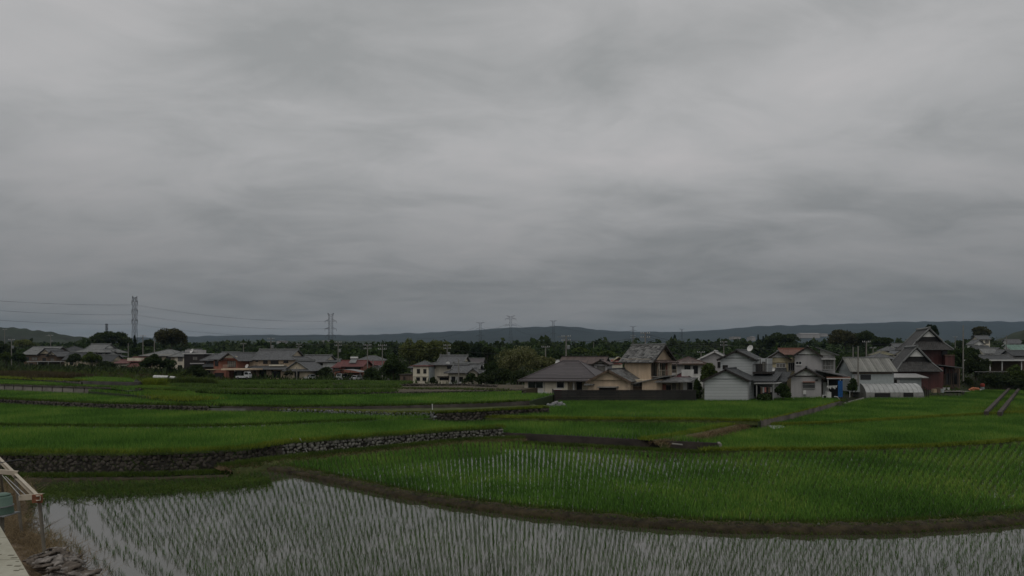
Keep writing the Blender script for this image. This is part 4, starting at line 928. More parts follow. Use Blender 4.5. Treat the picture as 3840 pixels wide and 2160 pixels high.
for k in range(n):
    a, c = k/n, (k+1)/n; fz = lambda q: 2.0+.9*math.sin(math.pi*(.12+.8*q))
    x0, x1 = cp.X(1240)+a*7.6, cp.X(1240)+c*7.6; b.slab([(x0, -.3, fz(a)), (x1, -.3, fz(c)), (x1, 4.6, fz(c)), (x0, 4.6, fz(a))], .05, (0, 1, 0))
cp.mk('canopy', b, STEEL)
for q, yy in ((1252, 0), (1252, 4.3), (1350, 0), (1350, 4.3)): cp.box('post', cp.X(q), cp.X(q)+.1, yy, yy+.1, -.3, 2.35, STEEL)
cp.done()
# ---- middle
h = House('annexe', 'cream flat-roofed two-storey annexe with four small windows', 1585, 1437, 131, .3)
h.pb(1549, 1606, 1373, 1446, CREAM, 0, 6); h.pr('flat', 1546, 1608, 1374, 1366, RREDB, 0, 6, over=.3); h.block(h.X(1606), h.X(1606)+.12, .3, 5.8, h.Z(1430), h.Z(1372), GREYB)
for a in (1565, 1589):
    h.pw(a, a+9, 1385, 1399); h.pw(a-3, a+9, 1416, 1427)
h.px('floor_band', 1548, 1607, 1409, 1412, CREAM, -.12, .12); h.px('pilaster', 1577, 1580, 1374, 1437, CREAM, -.1, .1); h.done()
h = House('cream_house', 'cream house with two tiers of hip-and-gable tiled roofs beside the flat-roofed annexe', 1700, 1440, 134, .12)
h.pb(1620, 1752, 1361, 1450, CREAM, 0, 8); h.pr('ix', 1632, 1744, 1360, 1335, TILE, 0, 8, over=1.2, gw=CREAM, g=.65)
h.pb(1684, 1800, 1392, 1450, CREAM, -4, 8); h.pr('ix', 1684, 1800, 1391, 1365, TILE, -4, 7, over=.9, gw=CREAM, g=.65); h.pb(1758, 1790, 1391, 1450, CREAM, -6, 3); h.pr('gy', 1760, 1790, 1392, 1380, TILE, -6, 5, over=.7, gw=CREAM)
h.dish(1679, 1364, -.6, .5); h.pw(1626, 1632, 1375, 1381, n=1); h.pw(1678, 1696, 1368, 1382); h.px('shutter_box', 1688, 1702, 1413, 1431, WHT, -4.15, .15); h.pw(1694, 1706, 1413, 1431, -4.2, n=2); h.px('shutter_box', 1708, 1717, 1413, 1431, WHT, -4.15, .15)
h.pw(1650, 1681, 1417, 1424, n=4); h.px('eave_band', 1640, 1684, 1411, 1414, BRN, -.4, .4); h.pw(1722, 1735, 1414, 1432, -4); h.px('plinth', 1684, 1730, 1432, 1440, WHT, -4.1, .1); h.pipe(1683, 1392, 1438, -4); h.done()
h = House('house', 'plain grey metal-roofed house behind the two-tier cream house', 1770, 1420, 162, .1)
h.pb(1700, 1800, 1368, 1440, WHW, 0, 8); h.pr('gx', 1690, 1802, 1366, 1344, RPURP, 0, 8, gw=WHW); h.pw(1790, 1798, 1372, 1380); h.done()
h = House('shed', 'low brown block shed left of the cream annexe', 1528, 1436, 134, .2, cat='shed')
h.pb(1500, 1550, 1407, 1445, SM('rust_stained_sheet', (0.13, 0.09, 0.065), .3, 0, .4), 0, 4); h.pr('flat', 1499, 1551, 1407, 1405, CONCD, 0, 4, over=.15); h.px('door', 1512, 1520, 1412, 1436, BRN, -.05, .1); h.done()
# ---- centre right
h = House('white_bungalow', 'white bungalow with wide slate-brown hipped roof and two outdoor air conditioners', 2085, 1486, 98, .45)
h.pb(1967, 2130, 1418, 1500, CREAM, 0, 8); h.pb(2130, 2215, 1420, 1500, CREAM, 1.4, 6.6); h.roof('hip', h.X(1966), h.X(2240), 0, 9, h.Z(1417), 2.7, RPURP, over=.75, rm=RPURP)
h.pw(1981, 2008, 1430, 1455, fr=WHT, n=1); h.pw(2010, 2036, 1430, 1455, fr=WHT, n=1); h.pw(2089, 2115, 1431, 1454, fr=WHT, n=1); h.px('window_apron', 1980, 2037, 1459, 1476, WHT, -.06, .06)
h.px('plinth', 1968, 2130, 1477, 1486, CONC, -.08, .08); h.gutter(1955, 2220, 1418.5, -.8); h.pipe(2131, 1420, 1478, 0); h.pipe(2042, 1422, 1478, 0, ALU); h.px('entry_frame', 2152, 2158, 1425, 1482, WHT, 1.2, .2); h.px('door', 2162, 2182, 1430, 1480, DRK, 1.3, .15); h.px('porch_beam', 2148, 2206, 1422, 1426, WHT, 0, .2); h.px('porch_post', 2149, 2152, 1426, 1484, WHT, 0, .2)
h.done()
h = House('house', 'grey house with long ribbed brown metal roof behind the white bungalow', 2180, 1450, 124, .3)
h.pb(2105, 2262, 1361, 1460, GRYW, 0, 8); h.pr('gx', 2106, 2256, 1360, 1338, RBRN, 0, 8, gw=WHW, over=.8, rm=BRN); h.pb(2228, 2278, 1366, 1460, GRYW, -1.5, 7); h.pr('gy', 2226, 2278, 1362, 1349, RBRN, -1.5, 6, gw=WHW, over=.5, rm=BRN, barge=BRN)
h.pw(2240, 2252, 1373, 1391, -1.5, pane=CUR); h.pw(2256, 2268, 1373, 1391, -1.5, pane=CUR); h.px('dark_panel', 2190, 2226, 1368, 1390, BRWALL, -.15, .15); h.dish(2091, 1358, -.9, .5); h.done()
h = House('house', 'small pink and yellow house seen between the bungalow and the tan house', 2310, 1440, 165, .1)
h.pb(2276, 2334, 1366, 1450, CREAM, 0, 6); h.pr('gx', 2274, 2310, 1355, 1344, RCORR, 0, 6, gw=PINK); h.pb(2290, 2334, 1348, 1368, PINK, .5, 6); h.pr('gy', 2306, 2336, 1347, 1338, YELW, 0, 6, gw=PINK); h.px('pink_panel', 2292, 2330, 1352, 1366, PINK, -.3, .3); h.pw(2310, 2322, 1350, 1358, .5); h.done()
# tan house: upper block turned, lower wings frontal
h = House('tan_house', 'tan two-storey house with mottled tile roofs, balcony and a lower gabled wing', 2280, 1492, 91, .5)
h.pb(2205, 2360, 1424, 1505, TAN, 0, 6); h.pr('gy', 2212, 2358, 1424, 1385, TILEO, -.3, 6.6, gw=TAN, over=.5, side=.5, rm=RIDGED, barge=BRWALL)
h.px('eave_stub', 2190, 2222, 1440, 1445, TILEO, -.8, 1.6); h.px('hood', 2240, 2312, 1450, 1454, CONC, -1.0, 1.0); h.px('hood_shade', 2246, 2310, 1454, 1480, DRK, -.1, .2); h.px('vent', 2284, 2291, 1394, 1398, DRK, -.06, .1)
h.pb(2358, 2408, 1424, 1505, TANB, 2, 5); h.pw(2364, 2404, 1438, 1446, 2, n=3, pane=CUR); h.px('board_panel', 2362, 2406, 1449, 1470, BRWALL, 1.9, .12)
h.pb(2408, 2482, 1424, 1505, TAN, 1, 6); h.pr('shx', 2380, 2486, 1436, 1412, TILEO, 1, 6, over=.4)
h.pr('shed', 2470, 2580, 1430, 1416, TILEO, -.2, 5, over=.5); h.pb(2482, 2540, 1432, 1505, TANB, 1.5, 4); h.pw(2500, 2515, 1445, 1462, 1.5); h.pw(2522, 2534, 1440, 1462, 1.5, pane=CUR); h.px('red_panel', 2482, 2497, 1440, 1462, TERR, 1.35, .15)
for q in (2545, 2578): h.px('veranda_post', q, q+3, 1432, 1490, BRN, -.3, .12)
up_ = h.root
ub = thing('upper_storey', None, None, (0, 0, 0)); ub.parent = up_; ub.name = 'upper_storey'
h.done()
class Up(House):
    def __init__(s, px, py, D, yaw, parent):
        s.o = P(px, py, D); s.root = bpy.data.objects.new('upper_storey', None); C.objects.link(s.root); s.root.parent = parent
        s.root.location = s.o-parent.location; s.root.rotation_euler = (0, 0, R(yaw)); s.skew = 0; s.D = D; s.w = {}
bpy.data.objects.remove(ub)
u = Up(2440, 1440, 95, -40, up_)      # corner between the long side and the gable end
def lz(py): return (1440-py)/F*95
u.block(-4.6, 0, 0, 7.4, 0, lz(1346), TAN); u.roof('gx', -4.6, 0, 0, 7.4, lz(1347), 2.35, TILEO, over=.75, gw=TAN, rm=RIDGE, barge=BRN)
u.box('balcony_floor', 0, 1.3, .3, 6.6, 1.05, 1.2, CONC)
b = MB(); b.box(1.22, 1.28, .3, 6.6, 2.1, 2.16)
for q in np.arange(.3, 6.7, .45): b.box(1.235, 1.265, q, q+.03, 1.2, 2.1)
for q in (.3, 3.4, 6.5): b.box(1.21, 1.29, q, q+.07, 1.2, 3.55)
u.mk('railing', b, RUST)
u.roof('shx', -.0, 1.5, .2, 6.7, 3.75, -.35, RBRN, over=.1)
u.win(.7, 1.9, 1.3, 3.2, 0.0, 'r', n=2); u.win(2.5, 3.3, 1.3, 3.2, 0, 'r', n=1, pane=CUR); u.win(3.8, 4.8, 1.3, 3.2, 0, 'r', n=2); u.box('red_door', 0, .08, 5.2, 6.0, 1.2, 3.2, TERR)
u.box('awning', 0.05, .1, .2, .4, 1.2, 3.4, DRK)
u.done()
h = House('house', 'white house with brown hipped roof and white balcony wall right of the tan house', 2575, 1470, 114, .3)
h.pb(2520, 2636, 1358, 1480, WHW, 0, 7); h.roof('hip', h.X(2522), h.X(2640), 0, 7, h.Z(1359), 1.0, RBRN, over=.9, rm=RBRN); h.pw(2522, 2536, 1374, 1396); h.pw(2568, 2588, 1372, 1388, n=3); h.pw(2600, 2616, 1374, 1400); h.px('balcony', 2556, 2601, 1386, 1416, WHW, -2.2, .2)
h.px('balcony_side', 2600, 2602, 1386, 1416, WHW, -2, 2); h.pr('hip', 2512, 2600, 1419, 1400, RM('maroon_roof', (0.085, 0.03, 0.035)), -3, 4, over=.3, rm=BRN); h.pb(2546, 2630, 1420, 1480, WHW, -1, 3); h.pw(2578, 2596, 1436, 1460, -1); h.pw(2604, 2618, 1436, 1460, -1, pane=CUR); h.px('dark_hood', 2560, 2650, 1364, 1367, BRWALL, -1.2, 1.2); h.done()
h = House('house', 'pale grey gabled house with white barge boards behind the white siding house', 2685, 1460, 122, .4)
h.pb(2618, 2742, 1346, 1470, GRYW, 0, 9); h.pr('gy', 2618, 2742, 1345, 1315, TILE, 0, 9, gw=GRYW, over=.5, rm=WHT, barge=WHT); h.pw(2640, 2666, 1362, 1378, pane=CUR); h.pw(2692, 2704, 1358, 1378); h.done()
h = House('white_siding_house', 'white siding house with dark ridge roofs, low gabled front wing and iron balcony', 2722, 1508, 88, .6)
h.pb(2642, 2806, 1422, 1520, SIDE, 0, 6.5); h.roof('gy', h.X(2646), h.X(2802), -.1, 6.5, h.Z(1420), h.Z(1383)-h.Z(1420), TILED, over=.35, side=.5, gw=SIDE, rm=RIDGED, barge=DKW, t=.2)
h.px('gable_vent', 2712, 2728, 1392, 1396, DRK, -.08, .1)
h.pb(2702, 2824, 1344, 1440, SIDE, 6, 6.5); h.roof('gy', h.X(2704, 6), h.X(2824, 6), 5.9, 12.5, h.Z(1341, 6), h.Z(1312, 6)-h.Z(1341, 6), TILED, over=.4, side=.6, gw=SIDE, rm=RIDGED, barge=DKW, t=.2)
h.px('gable_vent', 2752, 2772, 1320, 1324, DRK, 5.9, .1); h.px('dark_opening', 2710, 2729, 1369, 1384, DRK, 5.9, .15)
h.px('balcony', 2822, 2894, 1396, 1402, DKW, 5, 3); h.rail(2822, 2894, 1367, 1396, 5, 3, BRN); h.pw(2832, 2856, 1366, 1392, 8.0); h.pw(2860, 2868, 1358, 1392, 8.0, n=1, pane=CUR); h.pb(2822, 2880, 1344, 1420, SIDE, 8.1, 4)
h.px('balcony_post', 2849, 2852, 1345, 1396, BRN, 5, .1); h.px('balcony_post', 2871, 2874, 1345, 1396, BRN, 5, .1); h.dish(2813, 1306, 9, .55)
h.pb(2806, 2900, 1420, 1515, GRYW, 4, 6); h.roof('shed', h.X(2812, 2), h.X(2900, 2), 2, 8, h.Z(1426, 2), 1.0, TILED, over=.4); h.roof('shed', h.X(2880, 5), h.X(2940, 5), 5, 10, h.Z(1428, 5), 1.2, TILED, over=.4); h.pb(2900, 2940, 1428, 1515, GRYW, 8, 3)
h.px('awning', 2826, 2920, 1437, 1439, ALU, 0, 3.4)
for q in (2836, 2898): h.px('awning_post', q, q+3, 1439, 1500, ALU, .2, .1)
h.pw(2822, 2832, 1445, 1485, 4.0, n=1); h.px('dark_porch', 2834, 2896, 1446, 1492, DRK, 3.86, .1); h.pipe(2807, 1424, 1500, 0, ALU); h.px('plinth', 2640, 2808, 1504, 1512, CONCD, -.1, .1); h.done()
h = House('house', 'ochre and grey house with part orange tile roof behind the grey stucco house', 2935, 1480, 104, .4)
h.pb(2880, 2990, 1342, 1490, YELW, 0, 8); h.pr('gy', 2880, 2958, 1340, 1316, TILE, 0, 8, gw=WHW, over=.5, side=.5, barge=BRN); h.roof('gx', h.X(2930, 3), h.X(3010, 3), 3, 8, h.Z(1326, 3), h.Z(1308, 5.5)-h.Z(1326, 3), RORG, over=.5, gw=YELW, rm=RORG)
h.px('belt', 2890, 2952, 1360, 1362, BRN, -.1, .1); h.pw(2912, 2944, 1364, 1377, n=3, fr=WHT, pane=CUR); h.pw(2957, 2978, 1361, 1389, n=3, fr=ALU); h.roof('shed', h.X(2890), h.X(2945), -4, 0, h.Z(1410, -4), 1.3, TILED, over=.2); h.pb(2894, 2944, 1410, 1490, YELW, -3.6, 3.4); h.dish(2900, 1385, -2, .35); h.done()
h = House('grey_stucco_house', 'grey stucco house with white gables, barred window and a lived-in porch', 3030, 1500, 95, .5)
h.pb(2966, 3080, 1412, 1512, GRYW, 0, 7); h.roof('gy', h.X(2968), h.X(3078), -.1, 7, h.Z(1408), h.Z(1377)-h.Z(1408), TILE, over=.5, side=.7, gw=WHW, rm=RIDGED, barge=BRN)
h.px('gable_band', 2967, 3079, 1410, 1412.5, BRN, -.08, .1); h.px('vent', 3016, 3027, 1391, 1394, DRK, -.06, .1)
h.pb(2980, 3084, 1332, 1420, GRYW, 5, 7); h.pb(3084, 3132, 1334, 1420, GRYW, 5.3, 6.4); h.roof('gy', h.X(2980, 5), h.X(3076, 5), 4.9, 12, h.Z(1328, 5), h.Z(1298, 5)-h.Z(1328, 5), TILE, over=.5, side=.5, gw=WHW, rm=RIDGE, barge=BRN); h.roof('shx', h.X(3070, 5), h.X(3136, 5), 5, 11.5, h.Z(1304, 5), h.Z(1327, 5)-h.Z(1304, 5), TILE, over=.5)
h.gab([(h.X(3076, 5), 5.4, h.Z(1332, 5)), (h.X(3076, 5), 5.4, h.Z(1310, 5)), (h.X(3132, 5), 5.4, h.Z(1327, 5)), (h.X(3132, 5), 5.4, h.Z(1335, 5))], (0, .1, 0), WHW)
h.px('vent', 3022, 3033, 1312, 1315, DRK, 4.95, .1); h.pw(2985, 3005, 1356, 1366, 5, fr=WHT); h.px('sill', 2984, 3006, 1368, 1370, WHT, 4.85, .15)
h.pw(3087, 3104, 1350, 1386, 5.3, fr=ALU, pane=CUR); h.pw(3106, 3125, 1350, 1386, 5.3, fr=ALU, pane=CUR); h.px('window_hood', 3080, 3134, 1345, 1348, WHT, 4.3, 1.0); h.rail(3086, 3126, 1370, 1386, 4.7, .5, ALU)
h.roof('shx', h.X(3068, 1), h.X(3170, 1), 1, 9, h.Z(1388, 1), h.Z(1409, 1)-h.Z(1388, 1), TILE, over=.4); h.pb(3080, 3160, 1408, 1512, BRWALL, 5, 3)
wn = h.pw(3011, 3056, 1437, 1457, fr=ALU, n=1); b = MB()
for q in np.arange(h.X(3011), h.X(3056), .12): b.box(q, q+.02, -.16, -.13, h.Z(1457), h.Z(1437))
for q in (1437, 1442, 1456): b.box(h.X(3009), h.X(3058), -.17, -.12, h.Z(q)-.04, h.Z(q)+.04)
h.mk('window_bars', b, ALU, wn); h.px('awning', 3010, 3057, 1431, 1434, TERR, -.5, .5); h.px('boiler', 3012, 3023, 1464, 1479, WHT, -.25, .24); h.pipe(3083, 1414, 1498, .2); h.px('light_box', 3058, 3068, 1423, 1428, DRK, -.2, .2)
h.px('porch_roof', 3100, 3190, 1415, 1418, RORG, -1, 4); h.px('porch_beam', 3100, 3190, 1418, 1421, WHT, -1, .15)
for q in (3104, 3150, 3186): h.px('porch_post', q, q+2, 1421, 1490, WHT, -.9, .12)
h.px('white_door', 3086, 3100, 1434, 1480, WHT, 4.8, .15); h.px('dark_porch', 3102, 3160, 1424, 1488, DRK, 4.7, .1); h.px('plinth', 2966, 3080, 1494, 1502, CONCD, -.1, .1); h.done()
h = House('barn', 'long pale barn with ribbed grey roof between the grey stucco house and the red house', 3270, 1455, 106, .2)
h.pb(3196, 3352, 1388, 1470, GREYB, 0, 7); h.pr('gx', 3194, 3356, 1388, 1342, RCORR, 0, 7, gw=GREYB, over=.4); h.px('dark_eave', 3200, 3345, 1392, 1402, BRWALL, -.12, .12); h.pw(3228, 3264, 1406, 1422, n=1); h.px('door', 3205, 3222, 1405, 1440, GRYW, -.08, .1); h.done()
h = House('red_villa', 'dark red two-tier villa with steep hip-and-gable tiled roofs facing the paddies', 3445, 1465, 116, .35)
h.pb(3370, 3538, 1378, 1478, REDW, 0, 9); h.px('white_band', 3370, 3500, 1376, 1386, WHW, -.12, .12)
h.roof('iy', h.X(3372), h.X(3506), -.4, 8, h.Z(1372), h.Z(1302)-h.Z(1372), TILEV, over=1.0, gw=DRK, g=.60, rr=.16)
h.pb(3420, 3550, 1296, 1400, REDW, 5, 8); h.roof('iy', h.X(3424, 5), h.X(3546, 5), 4.6, 13, h.Z(1292, 5), h.Z(1233, 5)-h.Z(1292, 5), TILEV, over=1.1, gw=DRK, g=.60, rr=.16)
for xa, xb, ya, t0, t1, zt in ((3372, 3506, -.4, 1337, 1311, 0), (3424, 3546, 4.6, 1263, 1243, 5)):
    xm, yy = (h.X(xa, zt)+h.X(xb, zt))/2, None
    x0, x1 = h.X(xa, zt)-1.0, h.X(xb, zt)+1.0; hw = (x1-x0)/2; e = Vector((xm, 0, 0)); yg = ya-1.05+hw*.40-.02
    za, zb = h.Z(t0, zt), h.Z(t1, zt); sl = (h.Z(1302 if zt == 0 else 1233, zt)-h.Z(1372 if zt == 0 else 1292, zt))/(hw-1.0); zr_ = h.Z(1302 if zt == 0 else 1233, zt)-.35
    wa, wb = (zr_-za)/sl, max(.02, (zr_-zb)/sl)
    h.mk('gable_plaster', MB().quad((xm-wa, yg, za), (xm+wa, yg, za), (xm+wb, yg, zb), (xm-wb, yg, zb)).quad((xm-wa, yg+.08, za), (xm-wb, yg+.08, zb), (xm+wb, yg+.08, zb), (xm+wa, yg+.08, za)), WHW)
h.px('white_band', 3466, 3546, 1299, 1306, WHW, 4.88, .12); h.pb(3544, 3580, 1330, 1400, REDW, 3.5, 5); h.pw(3532, 3552, 1316, 1336, 4.95, n=3, fr=BRN); h.px('balcony_cap', 3543, 3581, 1331, 1334, BRWALL, 3.3, 1)
h.roof('shx', h.X(3525, 1), h.X(3606, 1), 1, 7, h.Z(1368, 1), h.Z(1378, 1)-h.Z(1368, 1), TILE, over=.4); h.pb(3540, 3600, 1382, 1470, BRWALL, 4, 4)
for q in (3546, 3560, 3574, 3592): h.px('porch_post', q, q+3, 1383, 1450, BRN, 1.2, .15)
h.pw(3550, 3564, 1398, 1440, 4, n=2); h.pw(3572, 3588, 1398, 1440, 4, n=2); h.px('vent', 3434, 3452, 1318, 1324, BRN, .55, .1); h.px('vent', 3468, 3486, 1250, 1257, BRN, 5.6, .1); h.done()
h = House('tool_shed', 'lean-to tool shed of patched pale sheets behind the plastic greenhouse', 3370, 1470, 109.6, .2, cat='shed')
h.pb(3282, 3440, 1424, 1480, GREYB, 0, 4); h.roof('shed', h.X(3335), h.X(3470), -.4, 4, h.Z(1414), .5, ALU, over=.3); h.pb(3345, 3455, 1414, 1480, GREYB, .2, 3.2); h.pw(3346, 3362, 1425, 1436, -.02, n=1, pane=DRK); h.px('paper_notice', 3364, 3374, 1424, 1436, WHT, -.05, .06); h.roof('shx', h.X(3276), h.X(3345), 0, 3.6, h.Z(1437), h.Z(1417)-h.Z(1437), TILED, over=.2); h.done()
h = House('open_shed', 'long open-fronted shed with thin white roof edge at the right border', 3780, 1400, 132, .1, cat='shed')
h.pr('flat', 3690, 3900, 1353, 1349, WHT, 0, 6, over=.3); h.pb(3690, 3900, 1354, 1410, BRWALL, 5, 1); h.pr('gx', 3700, 3790, 1346, 1332, TILED, 4, 6, gw=BRWALL)
for q in (3712, 3757, 3830): h.px('post', q, q+3, 1355, 1392, WHT, .1, .15)
h.px('low_wall', 3660, 3900, 1390, 1400, CONCD, -.1, .2); h.done()

# ---- distant town: small houses, each with roof, walls, windows
def small(label, p0, p1, pe, pr_, pb_, D, kind='gx', wm=WHW, rm=TILE, skew=.15, name='house', cat='house', nw=2):
    h = House(name, label, (p0+p1)/2, pb_, D, skew, cat=cat); dep = min(9, max(5, (p1-p0)/F*D*.7))
    h.pb(p0, p1, pe, pb_+14, wm, 0, dep)
    h.pr(kind, p0, p1, pe, pr_, rm, 0, dep, gw=wm, over=.6, **({} if kind not in ('gy',) else {'side': .6}))
    for k in range(nw):
        a = p0+(p1-p0)*(k+.5)/nw; ww = (p1-p0)/nw*.28; hh = (pb_-pe)
        h.pw(a-ww, a+ww, pe+hh*.18, pe+hh*.42, n=2, fw=.1, pane=(GL, CUR)[k % 2])
        if hh > 26: h.pw(a-ww, a+ww, pe+hh*.62, pe+hh*.85, n=2, fw=.1)
    return h.done()
small('dull grey school-like block with hipped roof behind the red house', 1342, 1428, 1348, 1334, 1376, 240, 'hip', GRYW, TILE, nw=5)
small('white house with bright red roof behind the utility poles', 1378, 1442, 1366, 1353, 1392, 215, 'gx', WHW, RRED)
small('small white house under a teal awning below the bright red roof', 1402, 1438, 1380, 1372, 1404, 205, 'gy', WHW, TILE)
small('pale house behind the red house, tiled roof', 1208, 1262, 1357, 1346, 1400, 200, 'gx', CREAM, TILE)
small('tile-roofed white house behind the chestnut tree', 2050, 2100, 1362, 1351, 1392, 150, 'gx', WHW, TILE)
small('low pale house at the left of the dark trees behind the annexe', 1540, 1625, 1374, 1355, 1405, 155, 'hip', GRYW, TILE)
small('white and tile house with gable front low on the slope beside the villa', 3350, 3398, 1328, 1313, 1345, 190, 'gy', CREAM, TILE)
small('hip-roofed house above left on the slope beside the villa', 3318, 3365, 1312, 1299, 1330, 225, 'hip', GRYW, TILE)
small('two-storey white house highest on the slope beside the villa', 3356, 3390, 1299, 1288, 1322, 250, 'gx', WHW, TILE)
small('yellow-roofed low house behind the pale barn', 3296, 3345, 1327, 1315, 1345, 160, 'hip', YELW, RM('yellow_grey_roof', (0.16, 0.15, 0.09)))
small('long hipped roof just behind the pale barn', 3272, 3360, 1342, 1326, 1365, 135, 'hip', GRYW, TILE)
small('green-roofed house half hidden by the villa', 3396, 3424, 1320, 1306, 1340, 215, 'gx', WHW, RGRN)
small('tall three-storey house with pale walls alone on the right slope', 3668, 3712, 1270, 1259, 1312, 300, 'gx', CREAM, TILE, nw=2)
small('gabled wing in front of the tall pale house on the right slope', 3652, 3690, 1288, 1274, 1320, 280, 'gy', WHW, TILE)
small('dark-tiled house at the foot of the right slope', 3660, 3715, 1308, 1296, 1328, 250, 'gx', GRYW, TILED)
small('cream house with a bright yellow gable on the right slope', 3722, 3765, 1322, 1304, 1335, 225, 'gy', YELW, TILE)
small('wide pale-roofed house left of the yellow gable', 3692, 3738, 1322, 1306, 1342, 215, 'gx', CREAM, TILEL)
small('brown gabled house beside the yellow-gabled one', 3762, 3800, 1325, 1311, 1340, 210, 'gy', BRWALL, TILE)
small('large building with pale green metal roof at the right border', 3792, 3880, 1311, 1292, 1330, 290, 'gx', WHW, RGRN, nw=4)
small('grey-roofed house high on the right border', 3780, 3832, 1286, 1272, 1304, 380, 'gx', WHW, TILE)
small('second grey-roofed house high on the right border, partly behind the first', 3800, 3860, 1280, 1268, 1296, 420, 'hip', WHW, TILEL)
small('dark house with dark roof behind the open shed', 3800, 3880, 1330, 1314, 1350, 170, 'gx', GRYW, TILED)
for lab, p0, p1, t_, b_, D in (('long white factory roof on the far slope at right', 3003, 3075, 1249, 1260, 1200), ('small white factory right of the long one on the far slope', 3078, 3104, 1249, 1254, 1300), ('white building glimpsed over the trees left of the long factory', 2752, 2778, 1260, 1264, 900), ('square white building glimpsed right of the smoke plume', 2820, 2833, 1261, 1270, 900), ('white sheet-roofed building in the woods at left centre', 1038, 1064, 1276, 1280, 900), ('white building in the woods left of the middle pylon', 1207, 1231, 1275, 1280, 950)):
    h = House('factory', lab, (p0+p1)/2, b_+4, D, cat='building'); h.pb(p0, p1, t_+2, b_+8, GRYW, 0, 20); h.roof('gx', h.X(p0), h.X(p1), 0, 20, h.Z(t_+2), (b_-t_)*.25/F*D, GRYW, over=.5, gw=GRYW); h.done()
# ================================================================ trees
def crown(seed, rx, ry, rz, zc, n, leaf, m, parent, kind='round', nl=14):
    r_ = np.random.default_rng(seed)
    if kind == 'cone':
        t_ = r_.random(n)**.7; a = r_.uniform(0, 2*np.pi, n); rad = (1-0.97*(1-t_))  # t=1 bottom
        z = zc+rz-2*rz*t_; ring = .72+.28*np.sin(z*4.2+r_.uniform(0, 6))
        rr = t_*np.where(r_.random(n) < .8, r_.uniform(.6, 1, n), r_.uniform(.1, 1, n))*ring; c = np.stack([rr*rx*np.cos(a), rr*ry*np.sin(a), z-rr*.25*rx], 1)
    else:
        # lobes on and inside an ellipsoid, leaves scattered on the lobes
        k = nl; d = r_.normal(0, 1, (k, 3)); d[:, 2] = np.abs(d[:, 2])*1.1-.35; d /= np.linalg.norm(d, axis=1)[:, None]
        lr = r_.uniform(.30, .50, k); lc = d*(1-lr*.85)[:, None]*r_.uniform(.75, 1.12, (k, 1))
        i = r_.integers(0, k, n); e = r_.normal(0, 1, (n, 3)); e /= np.linalg.norm(e, axis=1)[:, None]; e[:, 2] = np.where(e[:, 2] < -.3, -e[:, 2], e[:, 2])
        q = lc[i]+e*(lr[i]*r_.uniform(.72, 1.12, n))[:, None]
        c = q*np.array([rx, ry, rz])+np.array([0, 0, zc])
    u = r_.normal(0, 1, (n, 3)); u /= np.linalg.norm(u, axis=1)[:, None]; v = np.cross(u, r_.normal(0, 1, (n, 3))); v /= np.linalg.norm(v, axis=1)[:, None]+1e-6
    s = (leaf*r_.uniform(.6, 1.4, n))[:, None]
    V = np.stack([c-u*s, c-v*s*.55, c+u*s, c+v*s*.55], 1).reshape(-1, 3)
    return npmesh('crown', V, np.arange(n*4).reshape(-1, 4), m, parent)
def trunk(h_, r0, parent, seed, limbs=4, rx=2):
    rr = random.Random(seed); b = MB(); p = Vector((0, 0, -.4)); top = Vector((rr.uniform(-.3, .3), rr.uniform(-.3, .3), h_)); mid = p.lerp(top, .5)+Vector((rr.uniform(-.2, .2), 0, 0))
    b.tube(p, mid, r0, r0*.75, 7); b.tube(mid, top, r0*.75, r0*.4, 7)
    for k in range(limbs):
        a = k*6.28/limbs+rr.random(); s = mid.lerp(top, rr.uniform(.1, .8)); b.tube(s, s+Vector((math.cos(a)*rx*.55, math.sin(a)*rx*.55, h_*.35)), r0*.4, r0*.12, 5)
    return b.build('trunk', BARK, parent)
_ts = [100]
def tree(label, px, top, base, wpx, D, kind='mid', shape='round', leaf=None, n=None, name='tree', cat='tree', nl=14, stem=.22, group=None):
    _ts[0] += 1; sd = _ts[0]; k = D/F; o = P(px, base, D); rt = thing(name, label, cat, tuple(o), 0, group)
    hh = (base-top)*k; w_ = wpx*k*.5
    n = n or int(np.clip(wpx*(base-top)*.55, 500, 7000)); leaf = leaf or max(.14, 2.6*k)*1.25
    low = stem < .075; cz0 = -hh*.28 if low else hh*stem; rz = (hh-cz0)/2
    crown(sd, w_, w_*.9, rz*1.0, cz0+rz*.95, n, leaf, LF[kind], rt, shape, nl)
    trunk(max(hh*.15, cz0)+rz*(1.6 if shape == 'cone' else .9), max(.08, hh*.022), rt, sd, 0 if shape == 'cone' else 4, w_); return rt
tree('broad dark tree left of the tall pylon', 418, 1240, 1345, 130, 300, 'dark', nl=18); tree('tall round dark tree standing alone right of the tall pylon', 645, 1224, 1345, 118, 260, 'brown', nl=20, stem=.12)
tree('slim dark conifer at the foot of the tall pylon', 505, 1256, 1345, 34, 280, 'con', 'cone'); tree('lighter bushy tree below the slim conifer', 505, 1300, 1342, 52, 240, 'mid'); tree('dull tree between the conifer and the tall round tree', 555, 1272, 1345, 60, 290, 'dark')
tree('tree at the far left border behind the pole', 14, 1290, 1350, 80, 240, 'dark'); tree('yellowish bamboo clump behind the far-left roofs', 85, 1270, 1330, 70, 300, 'bamboo'); tree('garden tree at the far left border', 22, 1318, 1382, 46, 195, 'light'); tree('dark garden tree beside the far-left pole', 72, 1325, 1380, 52, 192, 'mid')
tree('round dark garden tree in front of the storehouse', 278, 1326, 1392, 50, 186, 'dark'); tree('yellow-green garden tree right of the round dark one', 345, 1321, 1395, 66, 184, 'light'); tree('clipped low garden pine by the storehouse', 398, 1354, 1396, 66, 182, 'dark', nl=20); tree('small shrub at the foot of the yellow-green garden tree', 306, 1362, 1396, 30, 183, 'mid')
